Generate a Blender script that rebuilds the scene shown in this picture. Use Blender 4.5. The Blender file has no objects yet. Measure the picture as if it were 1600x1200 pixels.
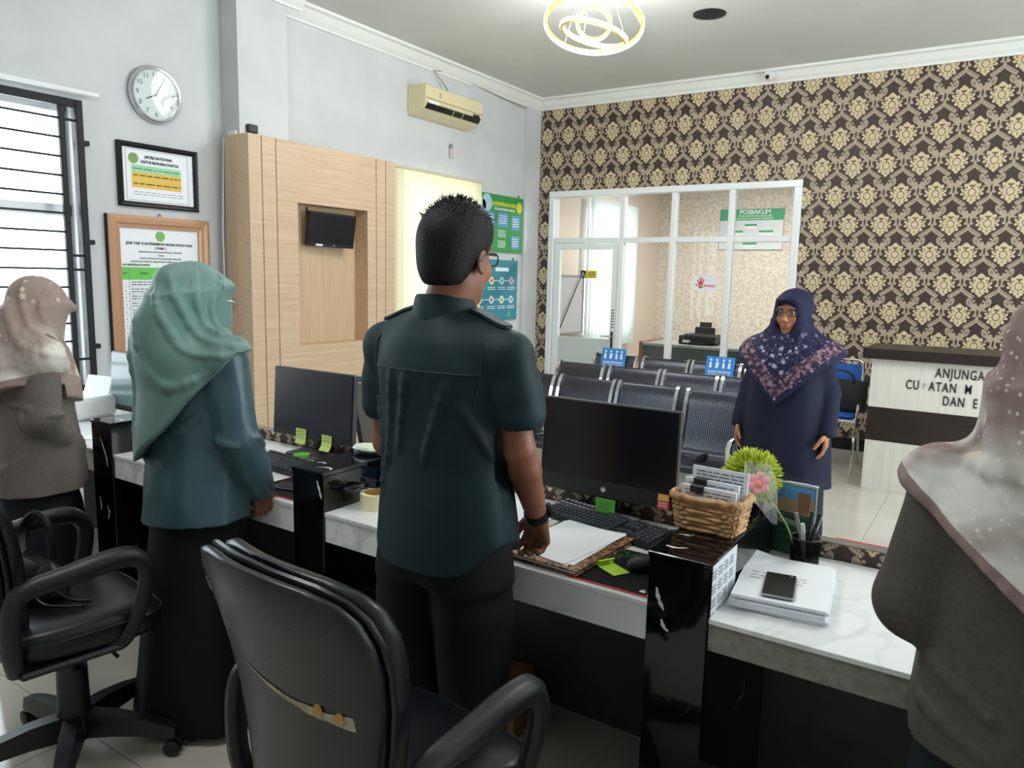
import bpy, bmesh, math, random
import numpy as np
from mathutils import Vector, Matrix

scene = bpy.context.scene
col = scene.collection
PI = math.pi
random.seed(7)

# ------------------------------------------------------------------ camera
cam_d = bpy.data.cameras.new('camera')
cam_d.sensor_width = 36.0
cam_d.lens = 26.237
cam_d.clip_start = 0.05
cam = bpy.data.objects.new('camera', cam_d)
col.objects.link(cam)
HC = 1.52
RX = Vector((0.8332, 0.5525, 0.0230))          # camera right in world axes
FW = Vector((-0.5443, 0.8267, -0.1428))        # camera forward
RX.normalize()
FW = (FW - RX * FW.dot(RX)).normalized()
UP = RX.cross(FW)
cam.matrix_world = Matrix(((RX.x, UP.x, -FW.x, 0), (RX.y, UP.y, -FW.y, 0), (RX.z, UP.z, -FW.z, HC), (0, 0, 0, 1)))
scene.camera = cam

# ------------------------------------------------------------------ exposure, sky
vs = scene.view_settings
vs.view_transform = 'Standard'
vs.look = 'None'
vs.gamma = 1.0
vs.use_curve_mapping = False
vs.exposure = -0.25
scene.cycles.max_bounces = 8
scene.cycles.diffuse_bounces = 4
scene.cycles.glossy_bounces = 3
scene.cycles.transmission_bounces = 6
scene.cycles.transparent_max_bounces = 12
scene.cycles.sample_clamp_indirect = 6.0
scene.cycles.caustics_reflective = False
scene.cycles.caustics_refractive = False

world = bpy.data.worlds.new('overcast_sky')
scene.world = world
world.use_nodes = True
wb = world.node_tree.nodes['Background']
wb.inputs[0].default_value = (0.84, 0.93, 1.0, 1)
wb.inputs[1].default_value = 9.0


def portal(loc, rot, sx, sy):
    l = bpy.data.lights.new('window_portal', 'AREA')
    l.shape = 'RECTANGLE'
    l.size = sx
    l.size_y = sy
    l.cycles.is_portal = True
    o = bpy.data.objects.new('window_portal', l)
    o.location = loc
    o.rotation_euler = rot
    col.objects.link(o)


# ------------------------------------------------------------------ materials
def lin(c):
    if isinstance(c, str):
        c = c.lstrip('#')
        c = [int(c[i:i + 2], 16) / 255 for i in (0, 2, 4)]
    return tuple((x / 12.92 if x <= 0.04045 else ((x + 0.055) / 1.055) ** 2.4) for x in c[:3]) + (1.0,)


class G:
    """Small expression builder for shader nodes."""
    def __init__(self, m):
        self.nt = m.node_tree
        self.N = self.nt.nodes
        self.L = self.nt.links
        self.bsdf = self.N.get('Principled BSDF')

    def math(self, op, a, b=None, c=None):
        n = self.N.new('ShaderNodeMath')
        n.operation = op
        for i, x in enumerate((a, b, c)):
            if x is None:
                continue
            if isinstance(x, V):
                self.L.new(x.s, n.inputs[i])
            else:
                n.inputs[i].default_value = x
        return V(self, n.outputs[0])

    def xyz(self, kind='Object'):
        t = self.N.new('ShaderNodeTexCoord')
        s = self.N.new('ShaderNodeSeparateXYZ')
        self.L.new(t.outputs[kind], s.inputs[0])
        return [V(self, s.outputs[i]) for i in range(3)]

    def coord(self, scale=(1, 1, 1), kind='Object', rot=(0, 0, 0)):
        t = self.N.new('ShaderNodeTexCoord')
        m = self.N.new('ShaderNodeMapping')
        m.inputs['Scale'].default_value = scale
        m.inputs['Rotation'].default_value = rot
        self.L.new(t.outputs[kind], m.inputs[0])
        return m.outputs[0]

    def noise(self, vec, scale, detail=3, rough=0.5, dist=0.0):
        n = self.N.new('ShaderNodeTexNoise')
        n.inputs['Scale'].default_value = scale
        n.inputs['Detail'].default_value = detail
        n.inputs['Roughness'].default_value = rough
        n.inputs['Distortion'].default_value = dist
        self.L.new(vec, n.inputs['Vector'])
        return V(self, n.outputs[0])

    def voro(self, vec, scale, rnd=1.0, feature='F1'):
        n = self.N.new('ShaderNodeTexVoronoi')
        n.feature = feature
        n.inputs['Scale'].default_value = scale
        n.inputs['Randomness'].default_value = rnd
        self.L.new(vec, n.inputs['Vector'])
        return V(self, n.outputs['Distance']), n.outputs['Color'] if 'Color' in n.outputs else None

    def ramp(self, v, stops, interp='LINEAR'):
        n = self.N.new('ShaderNodeValToRGB')
        n.color_ramp.interpolation = interp
        el = n.color_ramp.elements
        while len(el) < len(stops):
            el.new(0.5)
        for e, (p, c) in zip(el, stops):
            e.position = p
            e.color = c if len(c) == 4 else (*c, 1)
        self.L.new(v.s, n.inputs[0])
        return n.outputs[0]

    def mix(self, f, a, b):
        n = self.N.new('ShaderNodeMix')
        n.data_type = 'RGBA'
        if isinstance(f, V):
            self.L.new(f.s, n.inputs[0])
        else:
            n.inputs[0].default_value = f
        for x, i in ((a, 6), (b, 7)):
            if isinstance(x, (tuple, list)):
                n.inputs[i].default_value = x
            else:
                self.L.new(x, n.inputs[i])
        return n.outputs[2]

    def color(self, s):
        self.L.new(s, self.bsdf.inputs['Base Color'])

    def rough(self, v):
        self.L.new(v.s, self.bsdf.inputs['Roughness'])

    def bump(self, v, strength=0.2, dist=0.01):
        n = self.N.new('ShaderNodeBump')
        n.inputs['Strength'].default_value = strength
        n.inputs['Distance'].default_value = dist
        self.L.new(v.s, n.inputs['Height'])
        self.L.new(n.outputs[0], self.bsdf.inputs['Normal'])


class V:
    def __init__(self, g, s):
        self.g, self.s = g, s

    def __add__(self, o): return self.g.math('ADD', self, o)
    __radd__ = __add__
    def __sub__(self, o): return self.g.math('SUBTRACT', self, o)
    def __rsub__(self, o): return self.g.math('SUBTRACT', o, self)
    def __mul__(self, o): return self.g.math('MULTIPLY', self, o)
    __rmul__ = __mul__
    def __truediv__(self, o): return self.g.math('DIVIDE', self, o)
    def abs(self): return self.g.math('ABSOLUTE', self)
    def max(self, o): return self.g.math('MAXIMUM', self, o)
    def min(self, o): return self.g.math('MINIMUM', self, o)
    def floor(self): return self.g.math('FLOOR', self)
    def sqrt(self): return self.g.math('SQRT', self)
    def sin(self): return self.g.math('SINE', self)
    def wrap(self, p): return self.g.math('WRAP', self, p / 2, -p / 2)
    def gt(self, x): return self.g.math('GREATER_THAN', self, x)
    def lt(self, x): return self.g.math('LESS_THAN', self, x)
    def soft(self, k):
        n = self.g.math('MULTIPLY', self, k)
        n.s.node.use_clamp = True
        return n


def mat(name, c, rough=0.5, metal=0.0, spec=0.5, emit=None, es=1.0, coat=0.0, sheen=0.0):
    m = bpy.data.materials.new(name)
    m.use_nodes = True
    b = m.node_tree.nodes['Principled BSDF']
    b.inputs['Base Color'].default_value = lin(c)
    b.inputs['Roughness'].default_value = rough
    b.inputs['Metallic'].default_value = metal
    b.inputs['Specular IOR Level'].default_value = spec
    b.inputs['Coat Weight'].default_value = coat
    b.inputs['Sheen Weight'].default_value = sheen
    if emit:
        b.inputs['Emission Color'].default_value = lin(emit)
        b.inputs['Emission Strength'].default_value = es
    return m


def mottled(name, c1, c2, scale, rough=0.6, stretch=(1, 1, 1), detail=4, lo=0.35, hi=0.65, bump=0.0, bs=None, **k):
    m = mat(name, c1, rough, **k)
    g = G(m)
    n = g.noise(g.coord(stretch), scale, detail)
    g.color(g.ramp(n, [(lo, lin(c1)), (hi, lin(c2))]))
    if bump:
        n2 = g.noise(g.coord(stretch), bs or scale * 4, 3)
        g.bump(n2, bump, 0.004)
    return m


def glass(name, tint='#f4faf8', refl=0.5, rough=0.0):
    m = bpy.data.materials.new(name)
    m.use_nodes = True
    nt = m.node_tree
    nt.nodes.clear()
    out = nt.nodes.new('ShaderNodeOutputMaterial')
    mx = nt.nodes.new('ShaderNodeMixShader')
    tr = nt.nodes.new('ShaderNodeBsdfTransparent')
    gl = nt.nodes.new('ShaderNodeBsdfGlossy')
    fr = nt.nodes.new('ShaderNodeFresnel')
    tr.inputs[0].default_value = lin(tint)
    gl.inputs['Roughness'].default_value = rough
    fr.inputs[0].default_value = 1.45
    mm = nt.nodes.new('ShaderNodeMath')
    mm.operation = 'MULTIPLY'
    mm.inputs[1].default_value = refl
    ge = nt.nodes.new('ShaderNodeNewGeometry')
    m2 = nt.nodes.new('ShaderNodeMath')
    m2.operation = 'MULTIPLY_ADD'
    m2.inputs[1].default_value = -refl
    m2.inputs[2].default_value = refl
    nt.links.new(ge.outputs['Backfacing'], m2.inputs[0])
    nt.links.new(m2.outputs[0], mm.inputs[1])
    nt.links.new(fr.outputs[0], mm.inputs[0])
    nt.links.new(mm.outputs[0], mx.inputs[0])
    nt.links.new(tr.outputs[0], mx.inputs[1])
    nt.links.new(gl.outputs[0], mx.inputs[2])
    nt.links.new(mx.outputs[0], out.inputs[0])
    return m


def translucent(name, c, t=0.5, trans=0.0):
    m = bpy.data.materials.new(name)
    m.use_nodes = True
    nt = m.node_tree
    nt.nodes.clear()
    out = nt.nodes.new('ShaderNodeOutputMaterial')
    a = nt.nodes.new('ShaderNodeBsdfDiffuse')
    b = nt.nodes.new('ShaderNodeBsdfTranslucent')
    mx = nt.nodes.new('ShaderNodeMixShader')
    a.inputs[0].default_value = lin(c)
    b.inputs[0].default_value = lin(c)
    mx.inputs[0].default_value = t
    nt.links.new(a.outputs[0], mx.inputs[1])
    nt.links.new(b.outputs[0], mx.inputs[2])
    last = mx
    if trans:
        tr = nt.nodes.new('ShaderNodeBsdfTransparent')
        m2 = nt.nodes.new('ShaderNodeMixShader')
        m2.inputs[0].default_value = trans
        nt.links.new(mx.outputs[0], m2.inputs[1])
        nt.links.new(tr.outputs[0], m2.inputs[2])
        last = m2
    nt.links.new(last.outputs[0], out.inputs[0])
    return m


def damask(name, du=0, dz=0, horiz='x', k=1.0, dim=1.0):
    """Gold medallions inside a grey ogee lattice on dark brown."""
    m = mat(name, '#3a2a26', 0.55)
    g = G(m)
    X, Y, Z = g.xyz('Object')
    x = X if horiz == 'x' else Y
    P, H = 0.2655 * k, 0.254 * k

    def blob(u, v, cx, cy, rx, ry, a=0.0):
        du_ = (u - cx * k)
        dv_ = (v - cy * k)
        if a:
            ca, sa = math.cos(a), math.sin(a)
            p = (du_ * ca + dv_ * sa) * (1 / (rx * k))
            q = (dv_ * ca - du_ * sa) * (1 / (ry * k))
        else:
            p, q = du_ * (1 / (rx * k)), dv_ * (1 / (ry * k))
        return 1.0 - (p * p + q * q).sqrt()
    gold = grey = dark = light = None

    def mx(a, b):
        return b if a is None else a.max(b)
    for sh in (0, 1):
        u = (x - (du + sh * P / 2)).wrap(P).abs()
        v = (Z - (dz + sh * H)).wrap(2 * H)
        w = P / 2 - u
        for b in ((0, 0, .056, .06), (0, .054, .038, .036), (0, .078, .018, .020), (.040, .046, .028, .017, 1.0), (.06, .014, .026, .014, .5),
                  (.06, -.012, .025, .013, -.25), (.042, -.042, .024, .016, -.75), (.0, -.066, .02, .034), (.018, -.062, .018, .013, -.7)):
            gold = mx(gold, blob(u, v, *b))
        for b in ((.056, .016, .012, .004, .5), (.056, -.011, .012, .004, -.25), (.041, .038, .012, .004, .95), (.036, -.040, .011, .004, -.75), (.0, .05, .006, .012), (.012, .054, .011, .004, .5)):
            dark = mx(dark, blob(u, v, *b))
        e = blob(u, v, 0, -.004, .027, .031)
        dark = mx(dark, 0.17 - (e - 0.02).abs())
        for b in ((0, .034, .005, .014), (.010, .048, .013, .0045, .45), (.072, .002, .012, .0035, .1), (.068, .030, .012, .0035, .75), (.066, -.028, .012, .0035, -.5), (.0, -.062, .0035, .018)):
            dark = mx(dark, blob(u, v, *b))
        # join between two medallions
        for b in ((.013, .045, .008, .03, .15), (.014, .012, .008, .022, -.1), (.022, -.002, .013, .012), (0, -.022, .011, .022),
                  (.013, .073, .03, .012, .8), (.038, .078, .034, .02, .72), (.069, .110, .022, .036, -.25), (.05, .044, .018, .008, -.2), (.02, .094, .012, .009, .9), (.036, .122, .011, .010),
                  (.05, .104, .014, .01, .6), (.03, .052, .02, .011, .6)):
            grey = mx(grey, blob(w, v, *b))
        for i in range(6):
            t = i / 5
            grey = mx(grey, blob(w, v, .004 + .076 * t, -.05 - .056 * t - .004 * math.sin(PI * t), .0105, .0105))
            e2 = blob(w, v, .010 + .078 * t, -.038 - .056 * t, .0105, .0105)
            grey = mx(grey, e2)
            dark = mx(dark, blob(w, v, .012 + .078 * t, -.041 - .056 * t, .004, .0045))
        for b in ((.066, .108, .002, .02, -.2), (.074, .106, .002, .02, -.3), (.058, .104, .002, .016, 0), (.0, .03, .005, .022)):
            dark = mx(dark, blob(w, v, *b))
    fine = g.noise(g.coord((1, 1, 1)), 60, 4)
    base = g.ramp(fine, [(0.3, lin('#33241f')), (0.7, lin('#43302b'))])
    gcol = g.ramp(fine, [(0.3, lin('#a08d76')), (0.7, lin('#b7a692'))])
    ocol = g.ramp(fine, [(0.3, lin('#c4b08a')), (0.7, lin('#d8c7a2'))])
    c = g.mix(grey.soft(9), base, gcol)
    c = g.mix(gold.soft(9), c, ocol)
    c = g.mix(dark.soft(9) * 0.92, c, lin('#433120'))
    g.color(c)
    return m


def marble(name, c1, c2, scale, thr=0.02, rough=0.12, gain=12, big=0.0):
    """Thin wandering veins of c2 on c1."""
    m = mat(name, c1, rough)
    g = G(m)
    n = g.noise(g.coord((1, 1, 1)), scale, 3, 0.55, 0.6)
    msk = g.noise(g.coord((1, 1, 1)), scale * 0.7, 2)
    v = (thr - (n - 0.5).abs()) * (gain / thr * 0.1)
    v = v * (msk - big).soft(6)
    g.color(g.mix(v.soft(1.0), lin(c1), lin(c2)))
    return m


def wood(name, c1, c2, axis, rough=0.5, scale=3.0, stretch=14):
    m = mat(name, c1, rough)
    g = G(m)
    s = [stretch] * 3
    s[axis] = 0.7
    n = g.noise(g.coord(tuple(s)), scale, 5, 0.6, 0.3)
    g.color(g.ramp(n, [(0.3, lin(c1)), (0.68, lin(c2))]))
    return m


def cloth(name, c, rough=0.75, wr=0.25, sheen=0.0, c2=None, weave=0.0, spec=0.3):
    m = mat(name, c, rough, sheen=sheen, spec=spec)
    g = G(m)
    n = g.noise(g.coord((1, 1, 0.55)), 9, 3, 0.5, 0.6)
    if c2:
        g.color(g.ramp(g.noise(g.coord((1, 1, 1)), 120, 2), [(0.35, lin(c)), (0.65, lin(c2))]))
    g.bump(n, wr, 0.03)
    return m


# ------------------------------------------------------------------ mesh builder
class MB:
    def __init__(self):
        self.v, self.f = [], []

    def add(self, vs_, fs):
        o = len(self.v)
        self.v += [tuple(p) for p in vs_]
        self.f += [tuple(i + o for i in f) for f in fs]
        return self

    def box(self, x0, x1, y0, y1, z0, z1, M=None, bev=0.0):
        if bev <= 0:
            vs_ = [(x, y, z) for x in (x0, x1) for y in (y0, y1) for z in (z0, z1)]
            fs = [(0, 1, 3, 2), (4, 6, 7, 5), (0, 4, 5, 1), (2, 3, 7, 6), (0, 2, 6, 4), (1, 5, 7, 3)]
        else:
            b = min(bev, (x1 - x0) / 2.01, (y1 - y0) / 2.01, (z1 - z0) / 2.01)
            vs_, fs = [], []
            idx = {}
            for sx in (0, 1):
                for sy in (0, 1):
                    for sz in (0, 1):
                        X, Y, Z = (x1 if sx else x0), (y1 if sy else y0), (z1 if sz else z0)
                        dx, dy, dz = (-b if sx else b), (-b if sy else b), (-b if sz else b)
                        for ax, p in enumerate(((X, Y + dy, Z + dz), (X + dx, Y, Z + dz), (X + dx, Y + dy, Z))):
                            idx[(sx, sy, sz, ax)] = len(vs_)
                            vs_.append(p)
            I = idx
            for s in (0, 1):
                fs.append([I[(s, a, c, 0)] for a, c in ((0, 0), (1, 0), (1, 1), (0, 1))])
                fs.append([I[(a, s, c, 1)] for a, c in ((0, 0), (1, 0), (1, 1), (0, 1))])
                fs.append([I[(a, c, s, 2)] for a, c in ((0, 0), (1, 0), (1, 1), (0, 1))])
            for a in (0, 1):
                for c in (0, 1):
                    fs.append([I[(a, c, 0, 0)], I[(a, c, 1, 0)], I[(a, c, 1, 1)], I[(a, c, 0, 1)]])
                    fs.append([I[(a, 0, c, 0)], I[(a, 1, c, 0)], I[(a, 1, c, 2)], I[(a, 0, c, 2)]])
                    fs.append([I[(0, a, c, 1)], I[(1, a, c, 1)], I[(1, a, c, 2)], I[(0, a, c, 2)]])
            for a in (0, 1):
                for c in (0, 1):
                    for d in (0, 1):
                        fs.append([I[(a, c, d, 0)], I[(a, c, d, 1)], I[(a, c, d, 2)]])
        if M is not None:
            vs_ = [M @ Vector(p) for p in vs_]
        return self.add(vs_, fs)

    def tube(self, pts, r, n=8, cap=True, closed=False, sx=1.0):
        pts = [Vector(p) for p in pts]
        m = len(pts)
        rs = r if isinstance(r, (list, tuple)) else [r] * m
        up = None
        vs_, fs = [], []
        for i, p in enumerate(pts):
            if closed:
                t = pts[(i + 1) % m] - pts[i - 1]
            else:
                t = pts[min(i + 1, m - 1)] - pts[max(i - 1, 0)]
            t.normalize()
            if up is None:
                up = Vector((0, 0, 1)) if abs(t.z) < 0.9 else Vector((0, 1, 0))
            a = t.cross(up)
            if a.length < 1e-4:
                a = t.orthogonal()
            a.normalize()
            b = a.cross(t)
            up = b
            for j in range(n):
                q = 2 * PI * j / n
                vs_.append(p + a * (math.cos(q) * rs[i] * sx) + b * (math.sin(q) * rs[i]))
        for i in range(m if closed else m - 1):
            for j in range(n):
                k = (i + 1) % m
                fs.append((i * n + j, i * n + (j + 1) % n, k * n + (j + 1) % n, k * n + j))
        if cap and not closed:
            fs.append(tuple(range(n - 1, -1, -1)))
            fs.append(tuple((m - 1) * n + j for j in range(n)))
        return self.add(vs_, fs)

    def lathe(self, prof, n=24, c=(0, 0, 0), M=None, cap=True):
        vs_, fs = [], []
        for r, z in prof:
            for j in range(n):
                a = 2 * PI * j / n
                p = Vector((r * math.cos(a), r * math.sin(a), z))
                if M is not None:
                    p = M @ p
                vs_.append(p + Vector(c))
        for i in range(len(prof) - 1):
            for j in range(n):
                fs.append((i * n + j, i * n + (j + 1) % n, (i + 1) * n + (j + 1) % n, (i + 1) * n + j))
        if cap:
            fs.append(tuple(range(n - 1, -1, -1)))
            fs.append(tuple((len(prof) - 1) * n + j for j in range(n)))
        return self.add(vs_, fs)

    def prism(self, pts, M, d):
        """polygon pts (2d, ccw) in M's xy plane, thickness d along M's z."""
        n = len(pts)
        vs_ = [M @ Vector((x, y, 0)) for x, y in pts] + [M @ Vector((x, y, d)) for x, y in pts]
        fs = [tuple(range(n - 1, -1, -1)), tuple(range(n, 2 * n))]
        fs += [(i, (i + 1) % n, n + (i + 1) % n, n + i) for i in range(n)]
        return self.add(vs_, fs)

    def loft(self, rings, cap=True, closed_u=True):
        n = len(rings[0])
        vs_ = [p for r in rings for p in r]
        fs = []
        for i in range(len(rings) - 1):
            for j in range(n if closed_u else n - 1):
                fs.append((i * n + j, i * n + (j + 1) % n, (i + 1) * n + (j + 1) % n, (i + 1) * n + j))
        if cap and closed_u:
            fs.append(tuple(range(n - 1, -1, -1)))
            fs.append(tuple((len(rings) - 1) * n + j for j in range(n)))
        return self.add(vs_, fs)

    def sphere(self, c, r, n=14, m=9, M=None):
        r = r if isinstance(r, (tuple, list)) else (r, r, r)
        prof = []
        vs_, fs = [], []
        for i in range(m + 1):
            t = PI * i / m
            for j in range(n):
                a = 2 * PI * j / n
                p = Vector((r[0] * math.sin(t) * math.cos(a), r[1] * math.sin(t) * math.sin(a), r[2] * math.cos(t)))
                if M is not None:
                    p = M @ p
                vs_.append(p + Vector(c))
        for i in range(m):
            for j in range(n):
                fs.append((i * n + j, (i + 1) * n + j, (i + 1) * n + (j + 1) % n, i * n + (j + 1) % n))
        return self.add(vs_, fs)

    def build(self, name, m, parent=None, smooth=False, **tags):
        me = bpy.data.meshes.new(name)
        me.from_pydata(self.v, [], self.f)
        bm = bmesh.new()
        bm.from_mesh(me)
        bmesh.ops.remove_doubles(bm, verts=bm.verts, dist=1e-6)
        bmesh.ops.recalc_face_normals(bm, faces=bm.faces)
        bm.to_mesh(me)
        bm.free()
        me.materials.append(m)
        if smooth:
            for p in me.polygons:
                p.use_smooth = True
            try:
                me.set_sharp_from_angle(angle=math.radians(smooth if smooth is not True else 40))
            except Exception:
                pass
        return link(name, me, parent, **tags)


def link(name, data, parent=None, **tags):
    o = bpy.data.objects.new(name, data)
    col.objects.link(o)
    if parent is not None:
        o.parent = parent
    for k, v in tags.items():
        o[k] = v
    return o


def thing(name, label, cat, loc=(0, 0, 0), rz=0.0, group=None):
    o = link(name, None, label=label, category=cat)
    o.empty_display_size = 0.1
    o.location = loc
    o.rotation_euler = (0, 0, rz)
    if group:
        o['group'] = group
    return o


def tag(o, label, cat, group=None):
    o['label'] = label
    o['category'] = cat
    if group:
        o['group'] = group
    return o


def dup(o, loc=None, rz=None, label=None, parent=None):
    c = o.copy()
    col.objects.link(c)
    if parent is not None:
        c.parent = parent
    if loc is not None:
        c.location = loc
    if rz is not None:
        c.rotation_euler = (0, 0, rz)
    if label:
        c['label'] = label
    for ch in list(o.children):
        dup(ch, parent=c)
    return c


def struct(mb, name, m, parent=None, smooth=False):
    o = mb.build(name, m, parent, smooth)
    if parent is None:
        o['kind'] = 'structure'
    return o


def text(body, size, name, m, parent, M, align='CENTER', depth=0.0006, bold=0.0, sx=1.0, space=1.0, split=False):
    cu = bpy.data.curves.new(name, 'FONT')
    cu.body = body
    cu.size = size
    cu.align_x = align
    cu.align_y = 'CENTER'
    cu.extrude = depth
    cu.offset = bold
    cu.space_character = space
    cu.resolution_u = 3
    tmp = bpy.data.objects.new('tmp_text', cu)
    col.objects.link(tmp)
    dg = bpy.context.evaluated_depsgraph_get()
    me = bpy.data.meshes.new_from_object(tmp.evaluated_get(dg))
    bpy.data.objects.remove(tmp)
    bpy.data.curves.remove(cu)
    S = Matrix.Diagonal((sx, 1, 1, 1))
    me.transform(M @ S)
    me.materials.clear()
    me.materials.append(m)
    if split:                                   # raised letters: one object each
        bm = bmesh.new()
        bm.from_mesh(me)
        todo = set(bm.verts)
        out = []
        while todo:
            st = [todo.pop()]
            isl = set(st)
            while st:
                for e in st.pop().link_edges:
                    for w in e.verts:
                        if w in todo:
                            todo.discard(w)
                            isl.add(w)
                            st.append(w)
            out.append(isl)
        for isl in out:
            ix = {v: i for i, v in enumerate(isl)}
            fs = {f for v in isl for f in v.link_faces}
            mb = MB()
            mb.add([v.co for v in ix], [[ix[v] for v in f.verts] for f in fs])
            mb.build(name, m, parent)
        bm.free()
        return None
    return link(name, me, parent)


def frame(o, ex, ey):
    """matrix with origin o, axes ex, ey and normal ex x ey."""
    ex, ey = Vector(ex).normalized(), Vector(ey).normalized()
    ez = ex.cross(ey)
    return Matrix(((ex.x, ey.x, ez.x, o[0]), (ex.y, ey.y, ez.y, o[1]), (ex.z, ey.z, ez.z, o[2]), (0, 0, 0, 1)))


def T(x, y, z):
    return Matrix.Translation((x, y, z))


def Rz(a):
    return Matrix.Rotation(a, 4, 'Z')


def bez(pts, n=8):
    """Catmull-Rom through pts."""
    P = [pts[0]] + list(pts) + [pts[-1]]
    out = []
    for i in range(1, len(P) - 2):
        for k in range(n):
            t = k / n
            q = []
            for d in range(len(pts[0])):
                a, b, c, e = P[i - 1][d], P[i][d], P[i + 1][d], P[i + 2][d]
                q.append(.5 * ((2 * b) + (-a + c) * t + (2 * a - 5 * b + 4 * c - e) * t * t + (-a + 3 * b - 3 * c + e) * t ** 3))
            out.append(tuple(q))
    out.append(tuple(pts[-1]))
    return out


# shared materials
M_wall = mottled('white_wall_paint', '#c5c7c8', '#cfd0d1', 2.2, 0.7)
M_ceil = mottled('ceiling_paint', '#cfcfca', '#d6d6d1', 1.5, 0.8)
M_mould = mat('white_moulding', '#e8e9e4', 0.5)
M_damask = damask('damask_wallpaper', -0.478, 3.06)
M_upv = mat('white_frame_gloss', '#eef0f1', 0.3)
M_blackm = mat('black_metal', '#0a0b10', 0.5, 0.0, 0.3)
M_black = mat('black_plastic', '#101114', 0.45)
M_black2 = mat('dark_screen', '#0a0b0e', 0.25)
M_chrome = mat('chrome', '#d8d9dc', 0.12, 1.0)
M_white = mat('white_plastic', '#e8e9e8', 0.4)
M_paper = mat('white_paper', '#eceef2', 0.7)
M_grey = mat('grey_plastic', '#8b8d90', 0.5)
M_marble = marble('white_marble', '#eef0f0', '#b9bcbb', 3.0, 0.035, 0.15, 6, 0.45)
M_bmarble = marble('black_marble', '#0b0b0e', '#e6e6e6', 2.4, 0.014, 0.06, 16, 0.52)
M_oak = wood('pale_oak_laminate', '#c3a588', '#d5bb9d', 1, 0.45, 3.0, 16)
M_oakv = wood('pale_oak_laminate_upright', '#bfa183', '#d0b595', 2, 0.45, 3.0, 16)
M_ink = mat('black_ink', '#1a1a1c', 0.7)
M_inkg = mat('grey_ink', '#6a6c70', 0.7)
M_green = mat('green_print', '#6dbb5c', 0.5)
M_glass = glass('clear_glass', '#fbfdfc', 0.6)
M_leather = mottled('black_leather', '#0b0e11', '#0f1317', 5, 0.33, bump=0.12, bs=220)
# ------------------------------------------------------------------ room shell
XL, XR, YF, YB, ZC = -4.58, 3.2, -2.6, 7.38, 3.46


def slab(mb, axis, p0, p1, u0, u1, z0, z1, holes):
    """wall between p0 and p1 on `axis`, spanning u0..u1, with rectangular holes (ua, ub, za, zb)."""
    us = sorted({u0, u1, *[h[0] for h in holes], *[h[1] for h in holes]})
    zs = sorted({z0, z1, *[h[2] for h in holes], *[h[3] for h in holes]})
    for i in range(len(us) - 1):
        for j in range(len(zs) - 1):
            cu, cz = (us[i] + us[i + 1]) / 2, (zs[j] + zs[j + 1]) / 2
            if any(h[0] < cu < h[1] and h[2] < cz < h[3] for h in holes):
                continue
            if axis == 'x':
                mb.box(p0, p1, us[i], us[i + 1], zs[j], zs[j + 1])
            else:
                mb.box(us[i], us[i + 1], p0, p1, zs[j], zs[j + 1])
    return mb


W1 = (0.55, 2.30, 0.80, 2.44)
W2 = (5.05, 6.22, 0.95, 2.42)
W3 = (8.6, 9.9, 0.78, 2.46)
W4 = (-1.7, 0.1, 0.80, 2.44)
o = struct(slab(MB(), 'x', XL - 0.16, XL, YF - 0.16, 7.54, 0, ZC, [W1, W2]), 'wall_left', M_wall)
o = struct(slab(MB(), 'y', YB, YB + 0.14, XL, XR, 0, ZC, [(-4.40, -1.69, 0, 2.46)]), 'wall_back', M_damask)
W5 = (-3.4, -1.0, 0.5, 2.6)
W6 = (0.0, 2.4, 0.5, 2.6)
struct(slab(MB(), 'y', YF - 0.16, YF, XL, XR, 0, ZC, []), 'wall_front', M_wall)
W7 = (2.3, 6.6, 0.1, 2.65)
struct(slab(MB(), 'x', XR, XR + 0.16, YF - 0.16, YB + 0.14, 0, ZC, [W7]), 'wall_right', M_wall)
struct(MB().box(XL - 0.16, XR + 0.16, YF - 0.16, YB + 0.14, ZC, ZC + 0.12), 'ceiling', M_ceil)

# floor slab and its tiles
M_tile = mottled('cream_floor_tile', '#c6c0b4', '#d3cec3', 1.3, 0.10, detail=3)
M_grout = mat('grout', '#8d877b', 0.8)
fl = struct(MB().box(XL - 0.16, XR + 0.16, YF - 0.16, 11.1, -0.12, -0.004), 'floor', M_grout)
tile_me = None
ox, oy, ts = -2.398, 1.14, 0.6
for i in range(-5, 11):
    for j in range(-7, 12):
        x0, y0 = ox + i * ts, oy + j * ts
        x1, y1 = x0 + ts, y0 + ts
        cx0, cx1, cy0, cy1 = max(x0, XL), min(x1, XR), max(y0, YF), min(y1, YB)
        if cx1 - cx0 < 0.02 or cy1 - cy0 < 0.02:
            continue
        full = abs(cx1 - cx0 - ts) < 1e-6 and abs(cy1 - cy0 - ts) < 1e-6
        if full and tile_me is not None:
            t = link('floor_tile', tile_me, fl)
            t.location = (x0, y0, 0)
        else:
            g_ = 0.0012
            t = MB().box(g_, cx1 - cx0 - g_, g_, cy1 - cy0 - g_, -0.004, 0.0, bev=0.0008).build('floor_tile', M_tile, fl)
            t.location = (cx0, cy0, 0)
            if full:
                tile_me = t.data

# cove mouldings, column, corner strip, baseboards
cove = [(0, 0), (0.0, -0.115), (0.018, -0.115), (0.022, -0.10), (0.05, -0.075), (0.085, -0.03), (0.115, -0.022), (0.115, 0)]


def cove_run(p, q, nrm, name):
    p, q, nrm = Vector(p), Vector(q), Vector(nrm)
    rings = [[b + nrm * c[0] + Vector((0, 0, c[1])) for c in cove] for b in (p, q)]
    struct(MB().loft(rings), name, M_mould)


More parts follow.
